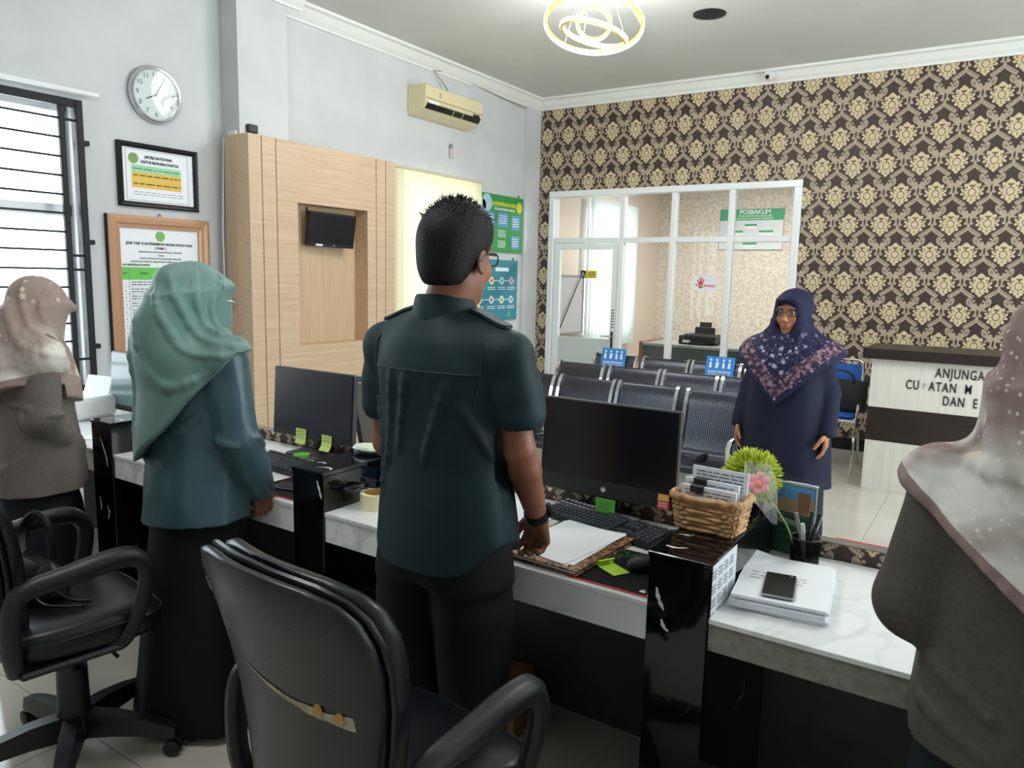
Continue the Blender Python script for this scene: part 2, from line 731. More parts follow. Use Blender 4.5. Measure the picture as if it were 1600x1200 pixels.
cove_run((XL, 3.72, ZC), (XL, YB, ZC), (1, 0, 0), 'trim_1')
cove_run((XL, YB, ZC), (XR, YB, ZC), (0, -1, 0), 'trim_2')
cove_run((XL, YF, ZC), (XL, 3.30, ZC), (1, 0, 0), 'trim_3')
cove_run((-4.40, 3.18, ZC), (-4.40, 3.83, ZC), (1, 0, 0), 'trim_4')
struct(MB().box(XL, -4.40, 3.30, 3.71, 0, ZC), 'trim_5', M_wall)
struct(MB().box(XL, XL + 0.03, 7.08, YB, 0, ZC - 0.11), 'trim_6', M_wall)
M_base = mat('dark_granite', '#17120f', 0.12)
struct(MB().box(-1.69, XR, YB - 0.015, YB, 0, 0.11, bev=0.003), 'baseboard_back', M_base)
struct(MB().box(XL, XL + 0.015, 3.72, 7.08, 0, 0.11, bev=0.003), 'baseboard_left', M_base)


# windows
def window(name, axis, p, W, nm, transom=None, inward=1, frame_w=0.05, m=None):
    m = m or M_upv
    u0, u1, z0, z1 = W

    def bx(a, b, c, d, t0, t1):
        if axis == 'x':
            return MB().box(p + t0, p + t1, a, b, c, d, bev=0.004)
        return MB().box(a, b, p + t0, p + t1, c, d, bev=0.004)
    root = struct(bx(u0, u1, z0, z0 + frame_w, -0.12, -0.05), name, m)
    bx(u0, u1, z1 - frame_w, z1, -0.12, -0.05).build('head_rail', m, root)
    bx(u0, u0 + frame_w, z0, z1, -0.12, -0.05).build('frame_stile', m, root)
    bx(u1 - frame_w, u1, z0, z1, -0.12, -0.05).build('frame_stile', m, root)
    for k in range(1, nm):
        c = u0 + (u1 - u0) * k / nm
        bx(c - 0.03, c + 0.03, z0, z1, -0.12, -0.055).build('mullion', m, root)
    zt = z1
    if transom:
        bx(u0, u1, transom - 0.035, transom + 0.035, -0.12, -0.05).build('transom', m, root)
    for k in range(nm):
        a, b = u0 + (u1 - u0) * k / nm, u0 + (u1 - u0) * (k + 1) / nm
        if transom:
            bx(a, b, z0, transom, -0.088, -0.082).build('pane', M_glass, root)
            bx(a, b, transom, z1, -0.088, -0.082).build('pane', M_glass, root)
        else:
            bx(a, b, z0, z1, -0.088, -0.082).build('pane', M_glass, root)
    return root


window('window_1', 'x', XL, W1, 2, 1.84)
window('window_2', 'x', XL, W2, 2)
wr = window('fill_window', 'x', XR + 0.17, W7, 5)  # unseen window, added and sized to bring more daylight in from the right
for (W, ax, p, s) in ((W1, 'x', XL - 0.2, 1), (W2, 'x', XL - 0.2, 1), (W3, 'x', XL - 0.2, 1), (W7, 'x', XR + 0.2, -1)):
    cu, cz = (W[0] + W[1]) / 2, (W[2] + W[3]) / 2
    su, sz = W[1] - W[0], W[3] - W[2]
    if ax == 'x':
        portal((p, cu, cz), (PI / 2, 0, -PI / 2 if s > 0 else PI / 2), su, sz)
    else:
        portal((cu, p, cz), (PI / 2, 0, PI), su, sz)

# security grille in front of window 1
gr = thing('security_grille', 'black metal security grille mounted over the bright window at left', 'grille', (XL + 0.07, 1.5, 1.6))


def gbox(x0, x1, y0, y1, z0, z1, nm):
    return MB().box(x0, x1, y0 - 1.5, y1 - 1.5, z0 - 1.6, z1 - 1.6, bev=0.003).build(nm, M_blackm, gr)


gbox(-.015, .015, .45, 2.285, 2.405, 2.45, 'top_rail')
gbox(-.015, .015, .45, 2.285, .78, .825, 'bottom_rail')
gbox(-.015, .015, 2.285, 2.325, .78, 2.45, 'side_post')
gbox(-.012, .012, 2.195, 2.228, .78, 2.45, 'inner_post')
gbox(-.012, .012, 1.2, 1.23, .78, 2.45, 'inner_post')
k = 0
z = 0.88
while z < 2.40:
    b = gbox(-.006, .006, .45, 2.20, z - .006, z + .006, 'bar')
    z += 0.104
for z in (2.335, 1.58, 1.50, 0.98):
    gbox(-.006, .006, 2.228, 2.285, z - .007, z + .007, 'cross_bar')
for z in (2.22, 1.66, 1.05):
    gbox(-.07, .006, 2.325, 2.36, z - .014, z + .014, 'wall_bracket')

# curtain rail above the window
cr = thing('curtain_rail', 'white curtain rail fixed above the barred window', 'curtain rail', (XL, 1.5, 2.5))
MB().box(.05, .075, -1.2, .93, -.012, .012, bev=0.004).build('rail', M_white, cr)
for y in (-.6, .35):
    MB().box(.0, .055, y - .012, y + .012, -.018, .004, bev=0.002).build('bracket', M_grey, cr)

# ------------------------------------------------------------------ room behind the glass
M_beige = mottled('beige_speckled_wallpaper', '#cbbfb1', '#e3dbcf', 38, 0.7, detail=3, lo=0.42, hi=0.56)
M_beige2 = mat('beige_wall', '#dfd2c6', 0.7)
struct(slab(MB(), 'x', XL - 0.16, XL, 7.54, 11.07, 0, 2.95, [W3]), 'wall_inner_left', M_beige2)
struct(MB().box(XL, -0.9, 10.93, 11.07, 0, 2.95), 'wall_inner_back', M_beige)
struct(MB().box(-0.9, -0.76, 7.52, 11.07, 0, 2.95), 'wall_inner_right', M_beige)
struct(MB().box(XL - .16, -0.76, 7.52, 11.07, 2.95, 3.05), 'ceiling_inner', M_ceil)
window('window_3', 'x', XL, W3, 2)
M_sheer = translucent('sheer_curtain', '#e2e9ea', 0.25, 0.10)
cu = MB()
rings = []
for z in (0.62, 2.52):
    rings.append([Vector((XL + 0.09 + 0.030 * math.sin(i * 1.15), 8.45 + i * 0.0165, z)) for i in range(92)])
cu.loft(rings, closed_u=False)
tag(cu.build('sheer_curtain', M_sheer, smooth=180), 'sheer white pleated curtain over the bright window behind the glass door', 'curtain')
wbd = thing('whiteboard', 'grey whiteboard seen through the left side of the glass door', 'whiteboard', (XL + .06, 8.1, 1.19))
MB().box(-.01, .0, -.36, .34, -.34, .34).build('board', mat('whiteboard_face', '#b9b9be', 0.3), wbd)
for a, b, c, d in ((-.38, .36, .34, .36), (-.38, .36, -.36, -.34), (-.38, -.36, -.36, .36), (.34, .36, -.36, .36)):
    MB().box(-.012, .008, a, b, c, d).build('edge_strip', M_grey, wbd)
stick = MB().tube([(XL + .09, 7.75, .80), (XL + .09, 8.32, 1.52)], .008, 6).build('pointer_stick', M_black)
tag(stick, 'thin black stick leaning across the whiteboard behind glass', 'stick')

# a bright ceiling lamp in the inner room
M_lamp = mat('lamp_diffuser', '#ffffff', 0.5, emit='#fffaf4', es=115.0)
il = thing('ceiling_light', 'square ceiling light of the room behind the glass partition', 'ceiling light', (-2.6, 9.0, 2.95))
MB().box(-.3, .3, -.3, .3, -.03, 0, bev=.005).build('housing', M_white, il)
MB().box(-.28, .28, -.28, .28, -.036, -.03).build('diffuser', M_lamp, il)

ind = thing('service_desk', 'long grey fronted desk with brown sides behind the glass partition', 'desk', (-2.55, 8.55, 0))
M_gfront = mat('grey_glossy_panel', '#4a5254', 0.2)
M_brownw = wood('brown_laminate', '#7b4f3c', '#8f604a', 2, 0.4)
MB().box(-1.05, 1.1, -.24, -.22, .0, .74, bev=.004).build('front_panel', M_gfront, ind)
MB().box(-1.08, 1.12, -.26, .4, .74, .775, bev=.005).build('worktop', mat('grey_top', '#8d908e', 0.25), ind)
MB().box(-1.1, -1.05, -.26, .38, .0, .79, bev=.004).build('side_panel', M_brownw, ind)
MB().box(1.1, 1.14, -.26, .38, .0, .74, bev=.004).build('side_panel', M_brownw, ind)
pr = thing('printer', 'black inkjet printer with paper tray up on the desk behind glass', 'printer', (-2.98, 8.6, .775))
MB().box(-.2, .2, -.14, .14, .005, .12, bev=.02).build('body', M_black, pr)
MB().box(-.12, .12, .02, .07, .1, .21, M=Matrix.Rotation(-.2, 4, 'X'), bev=.01).build('paper_support', M_black, pr)
MB().box(-.07, .07, .04, .05, .19, .27, M=Matrix.Rotation(-.2, 4, 'X')).build('tray_extension', M_black, pr)
MB().box(-.26, -.2, -.1, .12, .0, .1, bev=.01).build('ink_tank', mat('tank', '#24282e', .2), pr)
MB().box(-.1, .1, -.2, -.13, .005, .03, bev=.004).build('output_tray', M_black, pr)
MB().box(-.19, -.1, -.146, -.139, .02, .05).build('label', M_paper, pr)

# board with organisation chart on the inner back wall
sg = thing('wall_sign', 'white chart board with green heading on the wall behind glass', 'sign', (-3.17, 10.92, 2.26))
MB().box(-.45, .45, -.02, 0, -.285, .285, bev=.003).build('panel', mat('pale_panel', '#d5dbe0', .4), sg)
M_sgreen = mat('sign_green', '#3f9f74', .5)
MB().box(-.45, .45, -.022, -.019, .125, .285).build('heading_band', M_sgreen, sg)
FY = frame((0, -.023, 0), (1, 0, 0), (0, 0, 1))
text('POSBAKUM', .085, 'heading_lettering', M_paper, sg, T(0.05, 0, 0.24) @ FY, bold=.002)
text('(POS BANTUAN HUKUM)', .042, 'heading_lettering', M_paper, sg, T(0.05, 0, 0.185) @ FY)
text('KANTOR MAHKAMAH SYAR\'IYAH', .034, 'heading_lettering', M_paper, sg, T(0.05, 0, 0.148) @ FY)
for (x, z, w, h) in ((.0, .06, .11, .03), (-.2, -.03, .12, .03), (.22, -.03, .13, .03), (.0, -.2, .13, .03)):
    MB().box(x - w / 1.3, x + w / 1.3, -.0225, -.02, z - h / 2, z + h / 2).build('chart_box', M_sgreen, sg)
    MB().box(x - w / 1.4, x + w / 1.4, -.0225, -.02, z - h * 1.6, z - h / 2 - .004).build('chart_entry', M_paper, sg)

# ------------------------------------------------------------------ white glazed partition and its door
gp = struct(MB().box(-4.40, -1.69, YB - .03, YB + .10, 2.40, 2.465, bev=.006), 'window_4', M_upv)
for x in (-4.365, -1.725):
    MB().box(x - .035, x + .035, YB - .03, YB + .10, 0, 2.40, bev=.006).build('frame_post', M_upv, gp)
for x in (-3.50, -2.93, -2.34):
    MB().box(x - .028, x + .028, YB - .02, YB + .06, 0, 2.40, bev=.005).build('frame_post', M_upv, gp)
for a, b in ((-4.33, -3.528), (-3.472, -2.958), (-2.902, -2.368), (-2.312, -1.76)):
    MB().box(a, b, YB - .02, YB + .06, 1.90, 1.955, bev=.005).build('frame_rail', M_upv, gp)
    MB().box(a, b, YB + .015, YB + .023, 1.955, 2.40).build('pane', M_glass, gp)
    if a > -4:
        MB().box(a, b, YB + .015, YB + .023, 0.06, 1.90).build('pane', M_glass, gp)
        MB().box(a, b, YB - .02, YB + .06, 0.0, 0.06, bev=.005).build('frame_rail', M_upv, gp)
MB().box(-3.93, -3.905, YB + .0, YB + .04, 1.955, 2.40, bev=.003).build('frame_post', M_upv, gp)
dr = struct(MB().box(-4.325, -4.245, YB - .01, YB + .035, 0.01, 1.895, bev=.004), 'door_1', M_upv)
MB().box(-3.60, -3.532, YB - .01, YB + .035, 0.01, 1.895, bev=.004).build('stile', M_upv, dr)
MB().box(-4.245, -3.60, YB - .01, YB + .035, 1.83, 1.895, bev=.004).build('top_rail', M_upv, dr)
MB().box(-4.245, -3.60, YB - .002, YB + .027, 0.01, .86, bev=.004).build('lower_panel', mat('pale_door_panel', '#c9d2d1', .35), dr)
MB().box(-4.245, -3.60, YB + .008, YB + .016, .86, 1.83).build('pane', M_glass, dr)
hd = MB().box(-3.58, -3.555, YB - .022, YB - .01, .70, .95, bev=.004).build('handle_plate', M_black, dr, label='black lever handle plate')
MB().tube([(-3.567, YB - .02, .90), (-3.567, YB - .06, .90), (-3.60, YB - .065, .90), (-3.68, YB - .065, .90)], .009, 8).build('lever', M_chrome, hd, smooth=True)
for i in range(7):
    MB().box(-3.585, -3.55, YB - .0112, YB - .0104, 1.175 - i * .031, 1.188 - i * .031).build('letter_mark', M_inkg, dr)
ys = thing('warning_sticker', 'small yellow and black warning sticker on the glass door', 'sticker', (-3.885, YB + .005, 1.56))
MB().box(-.1, .1, -.002, 0, -.042, .042).build('sheet', mat('warning_yellow', '#e6d63c', .5), ys)
MB().box(-.1, -.035, -.0028, -.002, -.042, .042).build('black_field', M_ink, ys)
a_ = MB().tube([(-.085, -.0035, -.03), (-.07, -.0035, .025), (-.055, -.0035, -.005), (-.05, -.0035, -.03)], .004, 5)
a_.build('pictogram', M_paper, ys)
for z, w in ((.02, .05), (.0, .055), (-.02, .045)):
    MB().box(.034 - w / 1.1, .034 + w / 1.1, -.0026, -.002, z - .004, z + .004).build('print_line', M_ink, ys)

# STOP PUNGLI notice
np_ = thing('notice_sheet', 'white notice with a red hand print stuck on the glass partition', 'notice', (-2.57, YB + .012, 1.495))
MB().box(-.125, .125, -.002, 0, -.078, .078).build('sheet', M_paper, np_)
M_red = mat('red_print', '#cf3b34', .6)
FN = frame((0, -.0026, 0), (1, 0, 0), (0, 0, 1))
hb = MB()
hb.prism([(-.03 + .027 * math.cos(t) * (1 if math.sin(t) < 0 else .85) - .012, -.022 + .03 * math.sin(t)) for t in [2 * PI * i / 16 for i in range(16)]], FN, .0006)
hb.build('hand_print', M_red, np_)
for (x, z, l, a) in ((-.068, .012, .05, .35), (-.05, .03, .055, .1), (-.033, .03, .055, -.1), (-.016, .018, .045, -.35), (-.078, -.02, .045, 1.1)):
    MB().prism([(-.006, -l / 2), (.006, -l / 2), (.005, l / 2), (-.005, l / 2)], T(x, 0, z) @ Matrix.Rotation(-a, 4, 'Y') @ FN, .0006).build('finger_print', M_red, np_)
text('STOP', .02, 'lettering', M_paper, np_, T(-.042, -.0036, -.026) @ frame((0, 0, 0), (1, 0, 0), (0, 0, 1)), bold=.0006)
text('PUNGLI', .034, 'lettering', M_red, np_, T(.048, -.0026, -.026) @ frame((0, 0, 0), (1, 0, 0), (0, 0, 1)), bold=.001)

# ------------------------------------------------------------------ oak TV panel
pn = thing('tv_panel', 'tall pale oak laminate panel with a recessed niche against the left wall', 'panel', (-4.25, 3.25, 0))
XP = -4.25
px = lambda *a, **k: None


def pbox(x0, x1, y0, y1, z0, z1, m, nm, bev=0.0015):
    return MB().box(x0 - XP, x1 - XP, y0 - 3.25, y1 - 3.25, z0, z1, bev=bev).build(nm, m, pn)


# front face: vertical boards separated by grooves, the niche left open
PT = 2.41
pbox(-4.39, XP, 3.25, 3.352, 0, PT, M_oak, 'board')
pbox(-4.39, XP, 3.358, 3.470, 0, PT, M_oak, 'board')
pbox(-4.39, XP, 3.476, 4.440, 2.0, PT, M_oak, 'board')
pbox(-4.39, XP, 3.476, 3.655, .985, 2.0, M_oak, 'board')
pbox(-4.39, XP, 4.345, 4.440, .985, 2.0, M_oak, 'board')
pbox(-4.39, XP, 3.476, 4.440, 0, .985, M_oak, 'board')
pbox(-4.39, XP, 4.446, 4.548, 0, PT, M_oak, 'board')
pbox(-4.39, XP, 4.554, 4.66, 0, PT, M_oak, 'board')
pbox(-4.385, XP - .012, 3.255, 4.655, 0, .98, mat('groove_dark', '#6e5845', .7), 'groove_backing')
pbox(-4.50, -4.39, 3.25, 4.66, 0, PT, M_oakv, 'carcass')
pbox(-4.391, -4.385, 3.655, 4.345, .985, 2.0, M_oakv, 'niche_back')

tv = thing('wall_television', 'small black flat television tilted down inside the oak niche', 'television', (-4.30, 4.01, 1.83), 0)
Mt = Matrix.Rotation(.16, 4, 'Y') @ Rz(-.1)
MB().box(-.02, .02, -.215, .215, -.125, .125, M=Mt, bev=.006).build('casing', M_black, tv)
MB().box(.0195, .022, -.2, .2, -.1, .113, M=Mt).build('screen', M_black2, tv)
MB().box(.0205, .0225, -.14, -.08, -.119, -.105, M=Mt).build('sticker', M_paper, tv)
MB().box(.0195, .0215, .015, .035, -.116, -.108, M=Mt).build('maker_mark', M_grey, tv)
MB().tube([(-.08, -.16, .16), (-.07, -.17, .06), (-.03, -.14, .0)], .006, 6).build('cable', M_black, tv, smooth=True)
MB().box(-.085, -.01, -.05, .05, -.05, .05, bev=.004).build('bracket', M_blackm, tv)

rt = thing('junction_box', 'black adapter and white plug on top of the oak panel', 'adapter', (-4.44, 3.34, PT))
MB().box(-.05, .05, -.04, .04, .03, .085, M=T(0.02, 0.05, 0), bev=.006).build('adapter', M_black, rt)
MB().box(-.07, .02, -.06, .03, .0, .035, bev=.006).build('plug', M_white, rt)
MB().tube([(-.05, -.05, .02), (-.085, -.075, -.02), (-.088, -.10, -.6), (-.088, -.1, -2.0)], .006, 6).build('cable', M_white, rt, smooth=True)

# ------------------------------------------------------------------ wall fittings at the left
ck = thing('wall_clock', 'round silver rimmed wall clock above the black framed notice', 'clock', (XL, 2.81, 2.587))
Mx = Matrix.Rotation(PI / 2, 4, 'Y')
MB().lathe([(.168, 0), (.172, .012), (.170, .032), (.160, .043), (.150, .040), (.148, .028), (.148, .0), (.168, .0)], 48, M=Mx, cap=False).build('rim', mat('brushed_silver', '#c9cbce', .25, .9), ck, smooth=True)
MB().lathe([(.149, .018), (.149, .022)], 48, M=Mx).build('dial', mat('dial_white', '#dfe3e3', .5), ck)
FX = frame((0, 0, 0), (0, 1, 0), (0, 0, 1))
for n_ in range(1, 13):
    a = PI / 2 - n_ * PI / 6
    text(str(n_), .042, 'numeral', M_inkg, ck, T(.0226, .118 * math.cos(a), .118 * math.sin(a)) @ FX)
MB().prism([(-.02, .057), (.02, .057), (.02, .063), (-.02, .063)], T(.0222, 0, 0) @ FX, .0005).build('maker_mark', M_inkg, ck)
for L, a, w, nm in ((.075, PI / 2 - (8 + 5 / 60) * PI / 6, .0045, 'hour_hand'), (.115, PI / 2 - 5 * PI / 30, .0035, 'minute_hand')):
    c, s = math.cos(a), math.sin(a)
    MB().prism([(-.015 * c - w * s, -.015 * s + w * c), (-.015 * c + w * s, -.015 * s - w * c), (L * c + .4 * w * s, L * s - .4 * w * c), (L * c - .4 * w * s, L * s + .4 * w * c)], T(.026, 0, 0) @ FX, .001).build(nm, M_ink, ck)
MB().lathe([(.006, .025), (.006, .03)], 12, M=Mx).build('hub', M_ink, ck)
MB().lathe([(.1485, .034), (.1485, .036)], 40, M=Mx).build('cover_glass', M_glass, ck)


def picture(name, label, y0, y1, z0, z1, fw, depth, fm, cat='picture'):
    root = thing(name, label, cat, (XL, (y0 + y1) / 2, (z0 + z1) / 2))
    w, h = (y1 - y0) / 2, (z1 - z0) / 2
    prof = [(0, 0), (0, depth * .8), (fw * .25, depth), (fw * .6, depth * .9), (fw * .75, depth * .7), (fw, depth * .6), (fw, 0)]
    corners = [(-w, -h, 1, 1), (w, -h, -1, 1), (w, h, -1, -1), (-w, h, 1, -1)]
    for i in range(4):
        a, b = corners[i], corners[(i + 1) % 4]
        rings = [[Vector((d, c[0] + c[2] * o_, c[1] + c[3] * o_)) for o_, d in prof] for c in (a, b)]
        MB().loft(rings).build('frame_rail', fm, root)
    MB().box(.004, .012, -w + fw, w - fw, -h + fw, h - fw).build('print', M_paper, root)
    return root, w - fw, h - fw


f1, w, h = picture('framed_notice', 'black framed white notice with a green and yellow table below the clock', 2.548, 3.083, 1.893, 2.28, .032, .03, mat('black_lacquer', '#0a0b0f', .4, 0, .3))
F1 = T(.0126, 0, 0) @ FX


def flat(parent, x0, x1, z0, z1, m, nm, lift=0.0, F=None):
    return MB().prism([(x0, z0), (x1, z0), (x1, z1), (x0, z1)], (F if F is not None else F1) @ T(0, 0, lift), .0006).build(nm, m, parent)


def lines(parent, x0, x1, zs, m, nm, th=.004, lift=0.0, F=None, seed=1, gap=.02):
    """rows of illegible small print: short dashes of word length, one part."""
    r = random.Random(seed)
    mb = MB()
    FF = (F if F is not None else F1) @ T(0, 0, lift)
    for z in zs:
        x = x0
        while x < x1 - .004:
            L = min(r.uniform(.02, .06) * (gap / .02), x1 - x)
            mb.prism([(x, z - th / 2), (x + L, z - th / 2), (x + L, z + th / 2), (x, z + th / 2)], FF, .0004)
            x += L + gap * .45
    o_ = mb.build(nm, m, parent)
    o_['kind'] = 'stuff'
    return o_


for b in ((-.215, .2, .152, .154), (-.215, .2, -.152, -.150)):
    flat(f1, *b, M_inkg, 'border_line')
for b in ((-.215, -.213, -.152, .154), (.198, .2, -.152, .154)):
    flat(f1, *b, M_inkg, 'border_line')
MB().lathe([(.032, 0), (.032, .001)], 24, M=T(.0128, -.165, .1) @ Mx).build('emblem', mat('emblem_green', '#7d9a52', .6), f1)
text('JAM KERJA DAN PELAYANAN', .024, 'heading', M_ink, f1, T(.0128, .0, .115) @ FX, bold=.0008, sx=.58)
text('KANTOR MAHKAMAH SYAR\'IYAH', .024, 'heading', M_ink, f1, T(.0128, .01, .084) @ FX, bold=.0008, sx=.70)
flat(f1, -.18, .15, .02, .062, mat('mint_print', '#97d3a5', .6), 'table_head')
flat(f1, -.18, .15, -.075, .02, mat('ochre_print', '#e0b84e', .6), 'table_rows')
lines(f1, -.17, .14, [.04], M_inkg, 'table_print', .006, .001, seed=2)
lines(f1, -.17, .145, [0, -.05], M_ink, 'table_print', .006, .001, seed=3)
lines(f1, -.17, .16, [-.1, -.115], M_inkg, 'small_print', .003, .0, seed=4)

f2, w, h = picture('framed_tariff_board', 'large tariff board in a wide copper frame behind the woman in sage', 2.462, 3.146, .93, 1.839, .075, .04, mat('copper_frame', '#b98d6c', .4, .15))
for dd, ww in ((.082, .004), (.092, .003)):
    pass
MB().box(-.0, .03, -.346, -.341, -.455, .455).build('frame_edge', M_blackm, f2)
MB().lathe([(.032, 0), (.032, .001)], 24, M=T(.0128, .0, .335) @ Mx).build('emblem', mat('emblem_green_b', '#74b25a', .6), f2)
text('JENIS TARIF ATAS PENERIMAAN NEGARA BUKAN PAJAK', .0225, 'heading', M_ink, f2, T(.0128, .0, .285) @ FX, bold=.0006, sx=.8)
text('( PNBP )', .022, 'heading', M_ink, f2, T(.0128, .0, .258) @ FX, bold=.0005)
text('Berdasarkan Peraturan Pemerintah RI Nomor 5 Tahun 2019', .016, 'subheading', M_ink, f2, T(.0128, .0, .235) @ FX, sx=.75)
text('Tentang', .016, 'subheading', M_ink, f2, T(.0128, .0, .215) @ FX, sx=.75)
text('Jenis Dan Tarif Atas Jenis Penerimaan Negara Bukan Pajak', .016, 'subheading', M_ink, f2, T(.0128, .0, .195) @ FX, sx=.75)
text('yang Berlaku pada Mahkamah Agung dan Badan Peradilan Yang Berada Di Bawahnya', .016, 'subheading', M_ink, f2, T(.0128, .0, .175) @ FX, sx=.75)
text('HAK KEPANITERAAN LAINNYA', .017, 'subheading', M_ink, f2, T(.0128, -.255, .152) @ FX, align='LEFT', bold=.0004, sx=.75)
flat(f2, -.262, .262, .06, .138, mat('table_green', '#67bd55', .6), 'table_head')
text('NO', .018, 'lettering', M_ink, f2, T(.0138, -.24, .1) @ FX, sx=.8)
text('URAIAN', .018, 'lettering', M_ink, f2, T(.0138, -.12, .1) @ FX, sx=.8)
for i in range(9):
    z = .06 - i * .044
    flat(f2, -.262, .262, z - .0442, z - .043, M_inkg, 'table_line')
    text(f'{i + 1}.', .016, 'lettering', M_ink, f2, T(.0138, -.24, z - .025) @ FX)
    lines(f2, -.205, .0, [z - .014, z - .03], M_inkg, 'table_print', .006, .001, seed=20 + i, gap=.012)
for y in (-.262, -.218, .02, .26):
    flat(f2, y, y + .0015, -.34, .138, M_inkg, 'table_line', .0008)
MB().tube([(0, 0, .46), (.02, 0, .475), (.03, .004, .46)], .004, 6).build('hook', M_grey, f2, smooth=True)

# blind over window 2
bl = thing('vertical_blind', 'cream vertical blind glowing with daylight left of the green poster', 'blind', (XL + .05, 4.66, 0))
M_blind = translucent('cream_blind', '#e6dfbd', 0.20)
n_sl = 19
for i in range(n_sl):
    y = .0 + i * .0835
    MB().loft([[Vector((.010 * math.sin(PI * q / 4), y + .085 * q / 4, z)) for q in range(5)] for z in (.85, 2.43)], closed_u=False).build('slat', M_blind, bl, smooth=180)
MB().box(-.02, .02, 0, 1.6, 2.43, 2.455, bev=.003).build('head_rail', mat('beige_rail', '#cfc7b2', .4), bl)

# air conditioner
ac = thing('air_conditioner', 'yellowed split air conditioner high on the left wall', 'air conditioner', (XL + .004, 5.60, 3.02))
M_ac = mat('yellowed_plastic', '#ddd0a6', .35)
prof = [(.0, .13), (.19, .13), (.205, .12), (.20, .02), (.195, -.03), (.15, -.085), (.03, -.115), (0, -.115)]
MB().loft([[Vector((x, y, z)) for x, z in prof] for y in (-.42, .42)]).build('casing', M_ac, ac)
MB().box(.2, .207, -.41, .41, .015, .019).build('panel_seam', mat('seam', '#8c8263', .6), ac)
sl = [(-.39, -.26), (-.25, -.16), (-.15, -.02), (0, .12), (.14, .24), (.25, .39)]
Ms = T(.19, 0, -.045) @ Matrix.Rotation(.66, 4, 'Y')
for a, b in sl:
    MB().box(-.012, .003, a, b, -.026, .026, M=Ms).build('air_slot', M_black2, ac)
MB().box(-.004, .012, -.41, .41, -.034, -.028, M=Ms).build('louvre', M_ac, ac)
for y in (-.228, -.212):
    MB().prism([(y, .045), (y + .006, .045), (y + .006, .085), (y, .085)], T(.2035, 0, 0) @ FX, .001).build('mark', M_inkg, ac)
MB().prism([(.28, -.018), (.38, -.018), (.38, .004), (.28, .004)], T(.1985, 0, 0) @ FX, .0015).build('display_plate', M_ink, ac)
MB().prism([(-.07, -.014), (.07, -.014), (.07, .014), (-.07, .014)], T(.199, -.3, -.012) @ FX, .001).build('sticker', M_paper, ac)
MB().box(.0, .1, -.03, .05, .13, .165, bev=.005).build('junction', M_grey, ac)
MB().tube([(.1, .03, .155), (.06, .02, .22), (.03, -.1, .33), (.015, .1, .36), (.015, 1.5, .30)], .006, 6).build('cable', mat('cable_grey', '#9a958a', .6), ac, smooth=True)
hk = thing('wall_hook', 'small pale pipe clamp hanging on the wall below the air conditioner', 'hook', (XL, 5.79, 2.68))
MB().lathe([(.02, 0), (.026, .006), (.02, .012)], 16, M=T(.01, .0, .05) @ Mx).build('ring', M_grey, hk, smooth=True)
MB().box(0, .03, -.02, .025, -.06, .03, bev=.006).build('clip', mat('pale_pink', '#c9b9b9', .6), hk)


def poster(name, label, y0, y1, z0, z1, c):
    root = thing(name, label, 'poster', (XL, (y0 + y1) / 2, (z0 + z1) / 2))
    MB().box(.012, .022, (y0 - y1) / 2, (y1 - y0) / 2, (z0 - z1) / 2, (z1 - z0) / 2).build('panel', c, root)
    MB().tube([(.015, (y1 - y0) * .4, (z1 - z0) / 2 - .01), (.02, (y1 - y0) * .4, (z1 - z0) / 2 + .03)], .006, 6).build('pin', M_ink, root)
    return root


FP = T(.0226, 0, 0) @ FX
p1_ = poster('green_poster', 'green procedure poster with yellow heading and blue boxes', 6.22, 7.06, 1.77, 2.36, mat('poster_green', '#2b8f45', .5))
M_yel = mat('yellow_print', '#d8d33f', .6)
M_blue = mat('blue_print', '#5b95c4', .6)
text('ALUR PENYERAHAN BERKAS', .055, 'heading', M_yel, p1_, T(.0228, .06, .2) @ FX, bold=.002, sx=.78)
text('PADA MAHKAMAH SYARIYAH', .036, 'heading', M_paper, p1_, T(.0228, .07, .15) @ FX, bold=.001, sx=.8)
MB().lathe([(.055, 0), (.055, .001)], 20, M=T(.0226, .345, .19) @ Mx).build('emblem', M_yel, p1_)
for a, b, c, d in ((-.06, .13, -.03, .12), (.2, .36, -.05, .1), (.2, .36, -.25, -.11), (-.3, -.12, -.03, .12)):
    flat(p1_, a, b, c, d, M_blue, 'step_box', F=FP)
    lines(p1_, a + .02, b - .02, [d - .035, d - .06, d - .085, d - .11], M_paper, 'small_print', .01, .001, F=FP, seed=int(a * 100) + 50)
lines(p1_, -.05, .09, [-.07, -.09, -.11, -.13, -.18, -.2, -.22, -.24], M_paper, 'small_print', .009, 0, F=FP, seed=6)
for q in ((-.34, .17, .09, .07), (-.26, .2, .05, .09)):
    MB().lathe([(q[3], 0), (q[3] * .9, .0012)], 16, M=T(.0226, q[0], q[1]) @ Mx).build('illustration', mat('pale_blue_print', '#a9c5d8', .6), p1_)
p2_ = poster('teal_poster', 'teal infographic poster with round icons below the green poster', 6.13, 6.98, 1.05, 1.69, mat('poster_teal', '#2f8397', .5))
flat(p2_, .0, .25, .2, .24, M_paper, 'heading_bar', F=FP)
